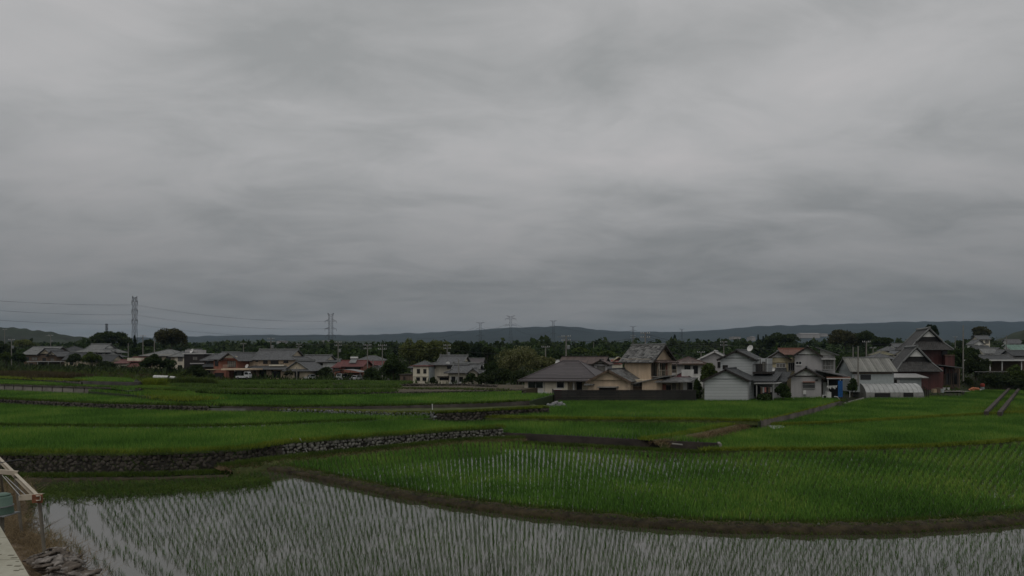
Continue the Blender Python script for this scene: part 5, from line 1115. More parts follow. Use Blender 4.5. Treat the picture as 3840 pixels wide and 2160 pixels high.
tree('big leafy tree in front of the grey-roofed house at left', 568, 1328, 1412, 78, 160, 'mid', nl=16, stem=.1); tree('darker tree joined to the big leafy tree', 632, 1345, 1410, 60, 162, 'mid', stem=.1); tree('dark spreading bush in front of the black boxy house', 742, 1366, 1440, 76, 132, 'dark', stem=.1); tree('small leafy bush beside the big leafy tree', 690, 1386, 1418, 44, 150, 'light', stem=.05)
tree('thin bare-stemmed shrub left of the terracotta house', 793, 1402, 1432, 22, 138, 'mid')
tree('garden tree at the corner of the large tan house', 1083, 1388, 1424, 34, 146, 'brown'); tree('cloud-pruned garden pine by the white-walled house', 1172, 1388, 1428, 40, 160, 'con', nl=22); tree('dense dark garden tree left of the red house', 1218, 1376, 1426, 64, 158, 'dark', stem=.08)
tree('sprawling bush right of the carport', 1392, 1376, 1432, 56, 150, 'mid', stem=.05); tree('tall round green tree right of the two poles', 1478, 1333, 1440, 112, 142, 'mid', nl=20, stem=.06); tree('low climbing bush at the foot of the tall round tree', 1530, 1392, 1440, 44, 140, 'light', stem=.05)
for i, (px, tp, w_) in enumerate(((1535, 1268, 62), (1575, 1272, 70), (1622, 1268, 70), (1668, 1272, 60))):
    tree(('leftmost', 'second from left', 'third from left', 'rightmost')[i]+' tall clump of the bamboo grove behind the cream house', px, tp, 1372, w_*1.25, 215, 'bamboo', nl=18, stem=.05, name='bamboo_clump', cat='bamboo', group='bamboo grove behind the cream house')
tree('dark broad tree right of the bamboo grove', 1725, 1280, 1372, 95, 205, 'dark', nl=18, stem=.06); tree('dark pine between the grove and the flowering chestnut', 1795, 1284, 1372, 80, 200, 'con', nl=22, stem=.06); tree('ragged dark tree over the grey metal roof', 1830, 1296, 1378, 66, 180, 'dark', stem=.06)
tree('tall chestnut tree covered in pale catkins', 1940, 1290, 1440, 185, 128, 'flower', nl=28, stem=.07, n=8000); tree('lower right limb of catkins spreading toward the bungalow', 2035, 1328, 1425, 95, 132, 'flower', nl=14, stem=.1)
tree('dark shrub mass under the chestnut tree', 1880, 1380, 1448, 110, 122, 'dark', stem=.02, nl=18); tree('dark hedge-like bush left of the white bungalow', 1950, 1385, 1452, 80, 116, 'dark', stem=.02); tree('leafy bush at the foot of the chestnut, left side', 1842, 1350, 1440, 70, 126, 'mid', stem=.02)
tree('rounded garden bush by the lower cream wing', 1768, 1398, 1446, 58, 126, 'mid', stem=.02); tree('dark low bush right of the cream house garden', 1818, 1398, 1448, 70, 124, 'dark', stem=.02); tree('small dark bush by the annexe door', 1622, 1412, 1440, 24, 128, 'dark', stem=.02)
tree('green mound-like tree behind the grey metal-roofed house', 2180, 1304, 1350, 80, 260, 'light', nl=16); tree('light tree left of the mottled tile roof', 2275, 1316, 1352, 80, 250, 'light'); tree('tree behind the pole with the lamp', 2090, 1322, 1362, 60, 200, 'mid')
tree('lone pointed conifer above the far woods', 2530, 1254, 1290, 26, 420, 'con', 'cone'); tree('tree growing between the tan and white siding houses', 2660, 1366, 1480, 70, 96, 'light', nl=18, stem=.1); tree('vine-covered shrub beside the black fence end', 2618, 1420, 1500, 36, 90, 'mid', stem=.02)
tree('broad dark tree on the skyline behind the grey stucco house', 3170, 1232, 1330, 130, 290, 'brown', nl=20, stem=.1); tree('dark mass of trees left of the broad skyline tree', 2930, 1248, 1320, 120, 330, 'dark', nl=18); tree('dark tree joined right of the broad skyline tree', 3245, 1240, 1330, 90, 285, 'dark', nl=18)
tree('dense green tree behind the porch of the grey stucco house', 3165, 1320, 1420, 90, 140, 'mid', nl=18, stem=.05); tree('dark tree over the pale barn', 3300, 1262, 1330, 90, 270, 'dark'); tree('pine rising behind the villa ridge', 3488, 1210, 1320, 52, 150, 'con', nl=16)
for i, (px, tp) in enumerate(((2843, 1255), (2862, 1260), (2872, 1254))): tree('pointed cypress on the skyline, '+('left', 'middle', 'right')[i]+' of the three behind the white siding house', px, tp, 1310, 18, 380, 'con', 'cone', group='three skyline cypresses')
tree('tall leafy tree right of the villa', 3590, 1300, 1400, 90, 150, 'mid', nl=18, stem=.06); tree('dark tree right of the tall thin pole', 3660, 1320, 1420, 90, 128, 'dark', nl=16, stem=.06); tree('round dark tree crowning the right skyline', 3675, 1222, 1300, 66, 330, 'brown', nl=16)
tree('tree at the left of the right-hand slope houses', 3640, 1302, 1375, 60, 170, 'mid'); tree('bush behind the orange bags', 3625, 1412, 1462, 50, 131, 'light', stem=.02); tree('shrubs at the foot of the open shed', 3730, 1395, 1458, 130, 131, 'dark', nl=22, stem=.02); tree('yellow-green bush at the right border', 3815, 1366, 1460, 80, 130, 'light', nl=18, stem=.03); tree('dark bush at the extreme right, over the channel', 3845, 1405, 1475, 70, 112, 'dark', stem=.02)
tree('small vine on the porch corner of the grey stucco house', 3195, 1415, 1478, 34, 92, 'mid', stem=.0); tree('bush between the white siding and grey stucco houses', 2935, 1440, 1500, 60, 88, 'mid', nl=14, stem=.02); tree('round shrub behind the greenhouse', 3312, 1408, 1470, 56, 109, 'mid', stem=.02); tree('low weeds and shrub in front of the porch awning', 2870, 1478, 1506, 70, 87, 'mid', stem=.0)
tree('long dark trimmed hedge in front of the storehouse', 366, 1375, 1397, 150, 178, 'dark', stem=.0, nl=30, name='hedge', cat='hedge'); tree('dark hedge row left of the small cream house', 250, 1378, 1398, 60, 182, 'mid', stem=.0, nl=20, name='hedge', cat='hedge'); tree('dark hedge by the brown twin-gabled house', 120, 1372, 1394, 110, 196, 'mid', stem=.0, nl=26, name='hedge', cat='hedge')
# far woods as one mass per tone
def forest(label, n, plo, phi, D0, D1, m, seed, hmin=8, hmax=14, per=90):
    r_ = np.random.default_rng(seed); px = r_.uniform(plo, phi, n); D = np.sqrt(r_.uniform(D0**2, D1**2, n)); x = (px-CX)/F*D
    Vs = []
    for i in range(n):
        z0 = gz(x[i], D[i])-.5; hh = r_.uniform(hmin, hmax); rx = hh*r_.uniform(.35, .6); q = per
        e = r_.normal(0, 1, (q, 3)); e /= np.linalg.norm(e, axis=1)[:, None]; e[:, 2] = np.abs(e[:, 2])
        if False: t_ = r_.random(q)**.6; c = np.stack([e[:, 0]*t_*rx*.6, e[:, 1]*t_*rx*.6, hh*1.25*(1-t_)], 1)+[x[i], D[i], z0]
        else: c = e*np.array([rx, rx, hh*.84])*r_.uniform(.8, 1.08, (q, 1))+np.array([x[i], D[i], z0+hh*.12])
        u = r_.normal(0, 1, (q, 3)); u /= np.linalg.norm(u, axis=1)[:, None]; v = np.cross(u, r_.normal(0, 1, (q, 3))); v /= np.linalg.norm(v, axis=1)[:, None]+1e-6
        s = (rx*.27*r_.uniform(.6, 1.3, q))[:, None]; Vs.append(np.stack([c-u*s, c-v*s*.7, c+u*s, c+v*s*.7], 1).reshape(-1, 3))
    V = np.concatenate(Vs); stuff('forest', label, V, np.arange(len(V)).reshape(-1, 4), m)
forest('dark far woods filling the plain below the hills', 1000, -500, 4400, 330, 900, LF['dark'], 1)
forest('green far woods mixed into the plain below the hills', 650, -500, 4400, 330, 800, LF['mid'], 2)
forest('pale yellow-green groves scattered in the far woods', 120, -300, 4200, 300, 700, LF['light'], 3, 5, 8)
forest('tree line just beyond the houses', 170, -200, 4000, 245, 330, LF['mid'], 4, 6, 9, 80)
forest('dark trees cresting the nearer left hill', 420, -700, 620, 780, 1050, LF['dark'], 5, 6, 9, 24) if False else None

# ================================================================ pylons
def pylon(label, px, top, base, D, wpx, arms, bw=.085, yaw=0, th=.28, wf=.038):
    k = D/F; o = P(px, base, D); hh = (base-top)*k; W = wpx*k
    rt = thing('pylon', label, 'pylon', tuple(o), R(yaw)); b = MB(); b0 = hh*bw; waist = .50; w1 = max(hh*wf, .7)
    wat = lambda t_: b0+(w1-b0)*min(1, t_/waist)**.9
    lv = np.linspace(0, 1, 11)
    for i in range(10):
        t0, t1 = lv[i], lv[i+1]; a, c = wat(t0), wat(t1); z0, z1 = hh*t0, hh*t1
        co = lambda w_, z: [Vector((-w_, -w_, z)), Vector((w_, -w_, z)), Vector((w_, w_, z)), Vector((-w_, w_, z))]
        A, Bq = co(a, z0), co(c, z1)
        for q in range(4):
            b.bar(A[q], Bq[q], th*.7); b.bar(A[q], Bq[(q+1) % 4], th*.26); b.bar(A[(q+1) % 4], Bq[q], th*.26); b.bar(Bq[q], Bq[(q+1) % 4], th*.3)
    b.build('lattice_mast', STEELF, rt)
    for (t_, f_, up_) in arms:
        a = MB(); z = hh*t_; L_ = W*.5*f_; dz = hh*.035
        for sg in (-1, 1):
            tip = Vector((sg*L_, 0, z+up_*dz))
            for yy in (-w1, w1): a.bar(Vector((sg*w1, yy, z)), tip, th*.6); a.bar(Vector((sg*w1, yy, z+dz*(1 if up_ <= 0 else -1))), tip, th*.6)
            for q in (.35, .7): p_ = Vector((sg*w1, 0, z)).lerp(tip, q); a.bar(p_+Vector((0, -w1*(1-q), 0)), p_+Vector((0, w1*(1-q), dz*(1-q))), th*.4)
        ar = a.build('cross_arm', STEELF, rt)
        if t_ < .97:
            s = MB()
            for sg in (-1, 1): s.tube(Vector((sg*L_, 0, z)), Vector((sg*L_*.97, 0, z-hh*.05)), th*.5, th*.4, 5)
            s.build('insulator', STEELF, ar)
    return rt, hh, W
P1_, h1_, W1_ = pylon('tall thin pylon at the left, cross arms seen nearly end-on', 505, 1115, 1345, 460, 23, ((.985, .8, 1), (.93, 1, 0), (.78, 1, 0), (.62, 1, 0)), bw=.042, th=.26, wf=.024)
pylon('pylon with three wide cross arms above the red house', 1240, 1178, 1352, 520, 44, ((1., .55, .6), (.85, .98, 0), (.68, 1, 0), (.53, .85, 0)), th=.24)
pylon('left of the two pylons over the chestnut tree, flat top', 1801, 1210, 1300, 700, 32, ((1., 1, .3), (.74, 1, 0), (.45, .9, 0)), th=.24)
pylon('pylon with two long arms rising highest over the middle hill', 1915, 1187, 1300, 640, 42, ((1., .75, 1), (.92, 1, 0), (.71, 1, 0)), th=.24)
pylon('pylon in front of the hill top right of the chestnut tree', 2075, 1203, 1290, 720, 26, ((1., 1, .3), (.76, 1, -.4), (.45, .85, 0)), th=.24)
pylon('small faint pylon above the tan house', 2374, 1224, 1290, 900, 26, ((1., 1, .3), (.76, 1, -.4), (.45, .9, 0)), th=.24)
pylon('faintest distant pylon behind the white siding house', 2557, 1234, 1285, 1400, 20, ((1., 1, .3), (.70, 1, 0)), th=.3)
pylon('thin red-white mast over the broad dark tree at left', 400, 1214, 1265, 600, 6, ((.95, 1, 0), (.6, 1, 0)), th=.3)
def wire(label, a, c, sag, r, name='power_line', group=None, n=24):
    a, c = Vector(a), Vector(c); pts = [a.lerp(c, i/n)-Vector((0, 0, sag*4*(i/n)*(1-i/n))) for i in range(n+1)]
    o = MB().path(pts, r, 4).build(name, WIRE); return tag(o, label, 'power line', group)
for i, (pya, pyb, lab) in enumerate(((1143, 1107, 'top'), (1180, 1143, 'middle'), (1215, 1180, 'lowest'))):
    for q, dx in enumerate((-1.6, 1.6)):
        a = P(505, pya, 460)+Vector((dx, dx*1.2, 0)); nm = ('nearer', 'farther')[q]
        wire('%s conductor of the %s pair sagging left from the tall thin pylon' % (nm, lab), a, P(-420, pyb-14, 300)+Vector((dx, dx, 0)), 2.2, .045)
        wire('%s conductor of the %s pair running right from the tall thin pylon' % (nm, lab), a, P(1240+dx*6, (1204, 1232, 1258)[i], 520), 4.0, .045)
for i, (x0, y0, x1, y1, D0, D1, s) in enumerate(((1815, 1225, 1900, 1215, 700, 640, 3), (1815, 1240, 1900, 1230, 700, 640, 3), (1930, 1212, 2063, 1222, 640, 720, 6), (1930, 1232, 2063, 1240, 640, 720, 6), (1560, 1268, 1788, 1225, 760, 700, 5), (2087, 1222, 2362, 1240, 720, 900, 6))):
    wire(('upper conductor between the two pylons over the chestnut tree', 'lower conductor between the two pylons over the chestnut tree', 'upper conductor right of the highest middle pylon', 'lower conductor right of the highest middle pylon', 'faint conductor running left across the middle hill', 'faint conductor toward the pylon above the tan house')[i], P(x0, y0, D0), P(x1, y1, D1), s, .09)
# ================================================================ utility poles
ptop = {}
def pole(label, px, top, base, D, arms=1, tr=0, lamp=0, yaw=0, r=.16, m=None, key=None):
    o = P(px, base, D); k = D/F; hh = (base-top)*k; rt = thing('utility_pole', label, 'utility pole', tuple(o), R(yaw)); r = max(r, .32*k*3.75*.62 if False else r)
    MB().tube((0, 0, -1), (0, 0, hh), r, r*.65, 8).build('pole', m or WOODP, rt)
    for a in range(arms):
        z = hh-.25-a*.9; b = MB().box(-1.0, 1.0, -.06, .06, z-.06, z+.06); cr = b.build('cross_arm', STEEL, rt); s = MB()
        for q in (-.9, -.45, .45, .9): s.tube((q, 0, z+.06), (q, 0, z+.32), .07, .05, 6)
        s.build('insulator', WHT, cr)
    if tr:
        t_ = MB().lathe([(.3, 0), (.33, .1), (.33, .8), (.25, .9)], (.5, -.1, hh-3.0)); t_.box(-.1, .3, -.05, .05, hh-2.6, hh-2.5); t_.build('transformer', STEEL, rt)
    if lamp: b = MB().tube((0, 0, hh-.8), (-1.3, 0, hh-.3), .05); b.box(-1.9, -1.2, -.12, .12, hh-.36, hh-.22); b.build('lamp_arm', STEEL, rt)
    ptop[key or px] = o+Vector((0, 0, hh)); return rt
for a in ((
 'pole with transformer box at the far left edge', 43, 1272, 1382, 195, 1, 1), ('slim pole leftmost in the photo', 18, 1234, 1330, 290, 1), ('pole behind the brown twin-gabled house with a small white sign', 190, 1256, 1330, 245, 1, 1, 1),
 ('plain grey pole in front of the slim conifer', 481, 1288, 1345, 200, 0), ('pole with a wide bent cross arm right of the slim conifer', 536, 1257, 1345, 195, 1), ('bare pole left of the tall round dark tree', 579, 1268, 1340, 192, 0), ('pole far behind the terracotta house', 913, 1287, 1345, 210, 1),
 ('pole with transformers behind the ridge of the large tan house', 1016, 1268, 1340, 178, 2, 1), ('pole behind the gap right of the large tan house', 1121, 1289, 1360, 215, 2), ('tall pole in front of the three-armed pylon', 1268, 1281, 1400, 172, 2, 1), ('left of the two poles by the tall round green tree', 1378, 1291, 1428, 158, 2),
 ('right of the two poles by the tall round green tree', 1434, 1292, 1434, 146, 2), ('short pole beside the carport', 1399, 1345, 1430, 150, 0), ('pole behind the ridge of the two-tier cream house', 1677, 1292, 1345, 170, 2, 1), ('thin wooden pole in front of the lower cream wing', 1720, 1347, 1446, 118, 0),
 ('pale pole above the bungalow left roof slope', 2046, 1298, 1360, 150, 1), ('banded pole with a lamp behind the bungalow roof', 2123, 1258, 1365, 132, 2, 1, 1), ('short pale pole among the woods behind the bungalow', 2226, 1283, 1315, 300, 0), ('distant pole left of the mottled tile roof', 2374, 1257, 1310, 260, 2), ('dark pole with many wires over the mottled tile roof', 2420, 1246, 1320, 130, 2),
 ('pole behind the grey gabled house', 2714, 1280, 1320, 175, 2), ('low pole with twin arms left of the grey gabled house', 2629, 1318, 1350, 160, 1), ('bare grey pole in front of the pale barn', 3218, 1298, 1425, 98, 0), ('pale short pole left of the bare grey pole', 3199, 1300, 1345, 150, 0), ('pole with white insulators behind the pale barn', 3249, 1279, 1350, 150, 1), ('small pole over the barn roof, right', 3274, 1302, 1345, 190, 1),
 ('very tall plain pole right of the villa', 3612, 1219, 1410, 118, 0), ('lamp post among the right slope houses', 3774, 1256, 1310, 260, 0, 0, 1), ('pole by the dark trees right of the villa', 3582, 1262, 1310, 260, 1), ('garden pole in front of the large tan house', 1113, 1376, 1424, 148, 0)):
    pole(*a, r=.13 if a[4] < 130 else .17)
def pw_(lab, k0, k1, dz, s=.5, r=.035, dx=0): wire(lab, ptop[k0]+Vector((dx, 0, dz)), ptop[k1]+Vector((dx, 0, dz)), s, r, 'overhead_cable')
pw_('overhead cable from the far-left transformer pole to the bare grey pole by the conifer', 43, 481, -1.2, 1.5); pw_('lower overhead cable left of the conifer', 43, 481, -2.2, 1.8); pw_('overhead cable past the conifer to the bent-arm pole', 481, 536, -.6)
pw_('overhead cable over the large tan house', 1016, 1268, -.3, 1.0, .05); pw_('overhead cable between the tall pole and the left twin pole', 1268, 1378, -.3, .4, .05); pw_('overhead cable between the twin poles', 1378, 1434, -.3, .2, .05); pw_('overhead cable over the bamboo grove', 1434, 1677, -.3, 1.0, .04); pw_('overhead cable toward the bungalow', 1677, 2046, -1, 1.2, .035)
for i in range(4): wire(('top', 'second', 'third', 'lowest')[i]+' of four cables fanning right from the dark pole over the tile roof', ptop[2420]+Vector((0, 0, -.3-.5*i)), ptop[2714]+Vector((0, 0, -.2-.45*i)), 1.2, .04, 'overhead_cable', 'four cables fanning right')
wire('service cable drooping from the dark pole behind the tan house', ptop[2420]+Vector((0, 0, -1.5)), P(2640, 1345, 118), .8, .04, 'overhead_cable'); pw_('overhead cable over the bungalow roof', 2123, 2420, -1, .6, .035)

for k0, k1, lab in ((2714, 3218, 'overhead cable passing behind the white siding house to the bare grey pole'), (3249, 3582, 'overhead cable behind the villa roof'), (3582, 3774, 'overhead cable toward the right slope houses'), (2226, 2374, 'overhead cable among the woods behind the bungalow'), (913, 1121, 'overhead cable far behind the large tan house'), (190, 536, 'overhead cable behind the left roofs')): pw_(lab, k0, k1, -.8, .7, .035)
# ================================================================ yard objects
o = P(2344, 1519, 87); fe = thing('fence', 'long black corrugated fence on a mossy block base in front of the tan house', 'fence', tuple(o))
fx0, fx1 = (2080-2344)/F*87, (2610-2344)/F*87; sc = 87/F
b = MB()
for k in range(9):
    z = .55+k*.17
    b.slab([(fx0, -.02, z), (fx1, -.02, z), (fx1, -.07, z+.17), (fx0, -.07, z+.17)], .02, (1, 0, 0)) if False else b.box(fx0, fx1, -.05-.018*(k % 2), .03, z, z+.16)
b.build('corrugated_panel', SM('black_weathered_boards', (0.013, 0.012, 0.011), 1.82, 0, .45), fe)
b = MB().box(fx0-.05, fx1+.05, -.12, .1, 2.085, 2.16); b.build('top_rail', BRN, fe)
b = MB()
for k in range(6): b.box(fx0, fx1, -.10, -.07, .72+k*.23, .76+k*.23)
b.build('lit_ridge_strip', M('lit_ridge_grey', (0.055, 0.052, 0.046), .85, .5, .6), fe)  # lighter colour on added strips stands in for light catching the fence ridges
b = MB()
for q in np.arange(fx0, fx1, 1.82): b.box(q, q+.09, .04, .14, .3, 2.08)
b.build('post', BRN, fe)
bm_ = stone_mat('mossy_block_base', (0.018, 0.016, 0.013), (0.20, 0.19, 0.165), (0.035, 0.031, 0.026))
MB().box(fx0-.1, fx1+.1, -.1, .3, -.6, .53).build('block_base', M('dark_stained_concrete', (0.016, 0.014, 0.011), .95, .5, .8, .3, col2=(0.10, 0.095, 0.08)), fe)
b = MB().box(fx0-.05, fx0+.0, 0, 5, .3, 2.1); b.build('side_panel', BRN, fe)
# rock heap
rk = []; rr = random.Random(3)
iv, if_ = ico()
for k in range(6):
    r_ = np.random.default_rng(200+k); v = iv*(1+r_.uniform(-.22, .22, (len(iv), 1)))*np.array([1, .8, .7]); rk.append(npmesh('rock', v, if_, STG)); 
base = P(2088, 1530, 79)
n_ = 0
for lay, (cnt, wd, z) in enumerate(((40, 1.9, .10), (26, 1.35, .34), (14, .8, .55), (4, .3, .72))):
    for i in range(cnt):
        a = rr.uniform(0, 6.28); q = math.sqrt(rr.random()); s = rr.uniform(.14, .26)
        if n_ < 6: ob = rk[n_]
        else: ob = rk[n_ % 6].copy(); C.objects.link(ob)
        ob.location = base+Vector((q*wd*math.cos(a), q*wd*.6*math.sin(a), z)); s *= 1.2; ob.scale = (s, s, s); ob.rotation_euler = (rr.random()*6, rr.random()*6, rr.random()*6)
        tag(ob, 'grey fieldstone in the loose rock heap left of the black fence', 'rock', 'loose rock heap'); n_ += 1
# white pole, ladder, sheets, pipes
wp = G(1623, 1560, 1.2); t_ = thing('marker_post', 'white pole standing at the end of the pale cobble wall', 'post', tuple(wp)); MB().tube((0, 0, -.5), (-.06, 0, 1.3), .06, .05, 8).build('pole', WHT, t_); MB().box(.15, .6, -.1, .1, .42, .5).build('sluice_board', WHT, t_)
ft, tp = P(1138, 1696, 45.0), P(1108, 1651, 45.5)
ld = thing('ladder', 'small metal ladder leaning on the cobble retaining wall', 'ladder', tuple(ft)); d_ = tp-ft
for sx in (-.33, .33): MB().bar(Vector((sx, 0, -.1)), d_+Vector((sx, 0, .15)), .045).build('rail', ALU, ld)
for q in (.25, .5, .75): MB().bar(d_*q+Vector((-.33, 0, 0)), d_*q+Vector((.33, 0, 0)), .035).build('rung', ALU, ld)
SHEET = SM('weathered_sheet', (0.30, 0.31, 0.32), .12, 0, .3)
for i, (a0, a1, a2, a3) in enumerate((((2852, 1582), (2905, 1579), (2946, 1594), (2900, 1601)), ((2848, 1577), (2880, 1574), (2920, 1582), (2870, 1588)))):
    b = MB(); q = [G(*p, .62+.12*i) for p in (a0, a1, a2, a3)]; b.slab([p+Vector((0, 0, -.2*(k > 1))) for k, p in enumerate(q)], .03, (1, 0, 0))
    tag(b.build('metal_sheet', SHEET), ('lower weathered corrugated sheet lying over the ditch by the sloping bank', 'upper weathered corrugated sheet lying over the ditch by the sloping bank')[i], 'sheet')
tag(MB().tube(G(2822, 1584, .8), G(2845, 1608, .3), .07).build('pipe', WHT), 'white pipe sticking down the brown face of the sloping bank', 'pipe')
tag(MB().path([G(2560, 1668, .75), G(2520, 1664, .8)], .06).build('plank', CONC), 'short pale plank on the grass near the stained concrete wall', 'plank')
tag(MB().path([P(2690, 1663, 48), P(2700, 1664, 48), P(2701, 1680, 48)], .14, 8).build('drain_pipe', CONC, None), 'pale elbow pipe capping the end of the stained concrete wall', 'pipe')
tag(MB().path([P(3128, 1487, 93), P(3140, 1488, 93), P(3147, 1497, 93), P(3149, 1508, 93)], .07).build('hose', WHT), 'white bent hose over the end of the sloping concrete wall', 'hose'); tag(MB().box(0, 1.3, 0, .6, 0, .25, Matrix.Translation(G(3145, 1519, .4))).build('concrete_block', CONC), 'pale block at the foot of the sloping concrete wall', 'block')
tag(MB().slab([G(1130, 1532, 1.9), G(1210, 1530, 1.9), G(1225, 1536, 1.75), G(1120, 1537, 1.75)], .12, (1, 0, 0)).build('concrete_slab', CONC), 'pale concrete slab bridging the ditch below the green strip', 'slab')
tag(MB().slab([G(2035, 1504, .9), G(2090, 1505, .9), G(2070, 1510, .85), G(1995, 1507, .85)], .1, (1, 0, 0)).build('concrete_slab', CONC), 'pale slab on the grass track left of the rock heap', 'slab')
rp_ = MB().quad(G(540, 1436, 2.9), G(575, 1436, 2.9), G(590, 1456, 2.75), G(545, 1456, 2.75)); rp_.quad(G(550, 1470, 2.72), G(585, 1468, 2.72), G(610, 1488, 2.7), G(560, 1490, 2.7)); tag(rp_.build('path', PATH), kind='structure')
# air conditioners
def aircon(label, px, py, D, w_=.8, h_=.62):
    t_ = thing('air_conditioner', label, 'air conditioner', tuple(P(px, py, D))); MB().box(-w_/2, w_/2, -.15, .15, .06, h_).build('casing', WHT, t_)
    MB().tube((-.12, -.155, h_*.52), (-.12, -.175, h_*.52), .22, .22, 14).build('fan_grille', DRK, t_); MB().box(-w_/2+.05, w_/2-.05, -.12, .12, 0, .06).build('feet', BLK, t_)
aircon('outdoor air conditioner at the left corner of the white bungalow', 1973, 1484, 96.5); aircon('outdoor air conditioner under the pipe of the white bungalow', 2042, 1484, 96.5); aircon('air conditioner by the porch of the grey stucco house', 3094, 1496, 93)
t_ = thing('washing_machine', 'white washing machine on the porch of the grey stucco house', 'washing machine', tuple(P(3106, 1494, 93))); MB().box(-.3, .3, -.3, .3, .03, .95).build('body', WHT, t_); MB().box(-.28, .28, -.28, .1, .95, .99).build('lid', ALU, t_); MB().box(-.28, .28, .1, .3, .95, 1.12).build('control_panel', ALU, t_)
t_ = thing('gas_meter', 'white box with drum on the ground by the barred window', 'box', tuple(P(3048, 1497, 94))); MB().box(-.4, .4, -.15, .15, .0, .38).build('casing', WHT, t_); MB().box(-.42, .42, -.17, .17, .38, .44).build('lid', ALU, t_)
t_ = thing('bucket', 'white bucket on the ledge left of the grey stucco house', 'bucket', tuple(P(2975, 1501, 92))); MB().lathe([(.13, 0), (.18, .3)], n=12).build('body', WHT, t_); MB().tube((-.18, 0, .3), (.18, 0, .3), .012).build('handle', STEEL, t_)
b = MB(); 
for i in range(8):
    x0, x1 = i*.085, (i+1)*.085; y0, y1 = .05*math.sin(i*2.1), .05*math.sin((i+1)*2.1); b.slab([(x0, y0, 0), (x1, y1, 0), (x1, y1+.02, 2.5), (x0, y0+.02, 2.5)], .02, (1, 0, 0))
ob = b.build('tarp_curtain', BLUT); ob.location = P(3143, 1489, 93.5); tag(ob, 'bright blue tarp hanging from the porch roof of the grey stucco house', 'tarp')
b = MB(); b.tube((-.9, 0, 1.7), (.9, 0, 1.8), .02); b.tube((-.85, 0, 0), (-.85, 0, 1.75), .025); lr = thing('drying_rack', 'small drying rack with white washing under the porch roof', 'drying rack', tuple(P(3120, 1490, 92.5))); b.build('frame', ALU, lr)
for i in range(7): MB().box(-.75+i*.22, -.6+i*.22, -.02, .02, 1.5-.12*(i % 3), 1.74+.01*i).build('washing', WHT, lr)
lr = thing('laundry_pole', 'pole of dull washing under the awning of the white siding house', 'laundry', tuple(P(2872, 1496, 88.5))); MB().tube((-.9, 0, 1.75), (1.0, 0, 1.75), .025).build('pole', ALU, lr)
for i in range(6): MB().box(-.75+i*.28, -.53+i*.28, -.03, .03, .75+.12*(i % 3), 1.72).build('garment', (BRWALL, GRYW, PINK, DRK)[i % 4], lr)
t_ = thing('crate', 'crimson crate sitting behind the left end of the black fence', 'crate', tuple(P(2092, 1470, 88.5))); MB().box(-.5, .5, -.3, .3, -1, .36).build('body', REDP, t_); MB().box(-.53, .53, -.33, .33, .36, .42).build('rim', WHT, t_)
# greenhouse
D = 104; gh = thing('greenhouse', 'half-round plastic greenhouse with milky sheet at the edge of the right paddy', 'greenhouse', tuple(P(3358, 1496, D))); k = D/F; L_ = 216*k/2; Hh = 57*k
PLA = M('milky_plastic_sheet', (0.40, 0.41, 0.40), .35, .18, 1.2); PLD = M('grimy_plastic_skirt', (0.20, 0.20, 0.185), .5, .3, 1.5)
W_ = 2.4; b = MB(); sk = MB()
def arc(a): return (-math.cos(a)*W_+W_, math.sin(a)*Hh)
m_ = 14
for i in range(m_):
    a0, a1 = math.pi*i/m_, math.pi*(i+1)/m_; (y0, z0), (y1, z1) = arc(a0), arc(a1)
    for j in range(12):
        x0, x1 = -L_+j*L_/6, -L_+(j+1)*L_/6; sg = .03
        tgt = sk if (z0+z1)/2 < Hh*.42 else b
        tgt.quad((x0, y0, z0), ((x0+x1)/2, y0+sg*0, z0-sg), ((x0+x1)/2, y1, z1-sg), (x0, y1, z1)); tgt.quad(((x0+x1)/2, y0, z0-sg), (x1, y0, z0), (x1, y1, z1), ((x0+x1)/2, y1, z1-sg))
b.build('plastic_sheet', PLA, gh, True); sk.build('side_skirt', PLD, gh, True)
e_ = MB(); e_.quad(*[(-L_, *arc(math.pi*i/m_)) for i in range(m_+1)]); e_.quad(*[(L_-.02, *arc(math.pi*i/m_)) for i in range(m_+1)]); e_.build('end_sheet', PLD, gh)
for j in range(13):
    x = -L_+j*L_/6; MB().path([(x, y, z+.02) for y, z in (arc(math.pi*i/m_) for i in range(m_+1))], .025, 4).build('hoop', STEEL, gh)
b = MB()
for q in (0, .5, 1.1, 1.7): b.box(L_+.1+q*.5, L_+.2+q*.5, .4, .5, 0, 2.2-.3*q)
b.build('end_post', BRN, gh); MB().box(-L_*.72, -L_*.18, -.03, .0, .3, 1.0).build('vent_flap', DRK, gh); MB().box(L_*.28, L_*.62, -.03, .0, .35, 1.05).build('vent_flap', DRK, gh)
# piles near the villa
bagm = []
for k_ in range(4):
    r_ = np.random.default_rng(300+k_); v = iv*(1+r_.uniform(-.12, .12, (len(iv), 1)))*np.array([1, .75, .62]); bagm.append(v)
spots = [(3616+i*8.5, 1468-((i*7) % 5)) for i in range(8)]+[(3642+i*8, 1460-((i*3) % 4)) for i in range(4)]
first = {}
for i, (px, py) in enumerate(spots):
    kind = 'white' if i in (0, 1, 7) else 'orange'
    m_ = WHT if kind == 'white' else ORG
    if kind not in first: ob = npmesh('bag', bagm[i % 4], if_, m_, None, True); first[kind] = ob
    else: ob = first[kind].copy(); C.objects.link(ob)
    ob.location = P(px, py, 128)+Vector((0, 0, .05)); ob.scale = (.42, .42, .42); ob.rotation_euler = (0, 0, i*1.3)
    tag(ob, kind+' sack in the pile beside the red tank' if kind == 'orange' else 'whitish sack at the edge of the orange pile', 'sack', kind+' sacks beside the red tank')
t_ = thing('barrel', 'dull blue barrel under the red tank', 'barrel', tuple(P(3684, 1466, 129))); MB().lathe([(.32, 0), (.36, .3), (.36, .6), (.32, .85)]).build('body', GREYB, t_); MB().lathe([(.37, .42), (.37, .47)]).build('hoop', STEEL, t_)
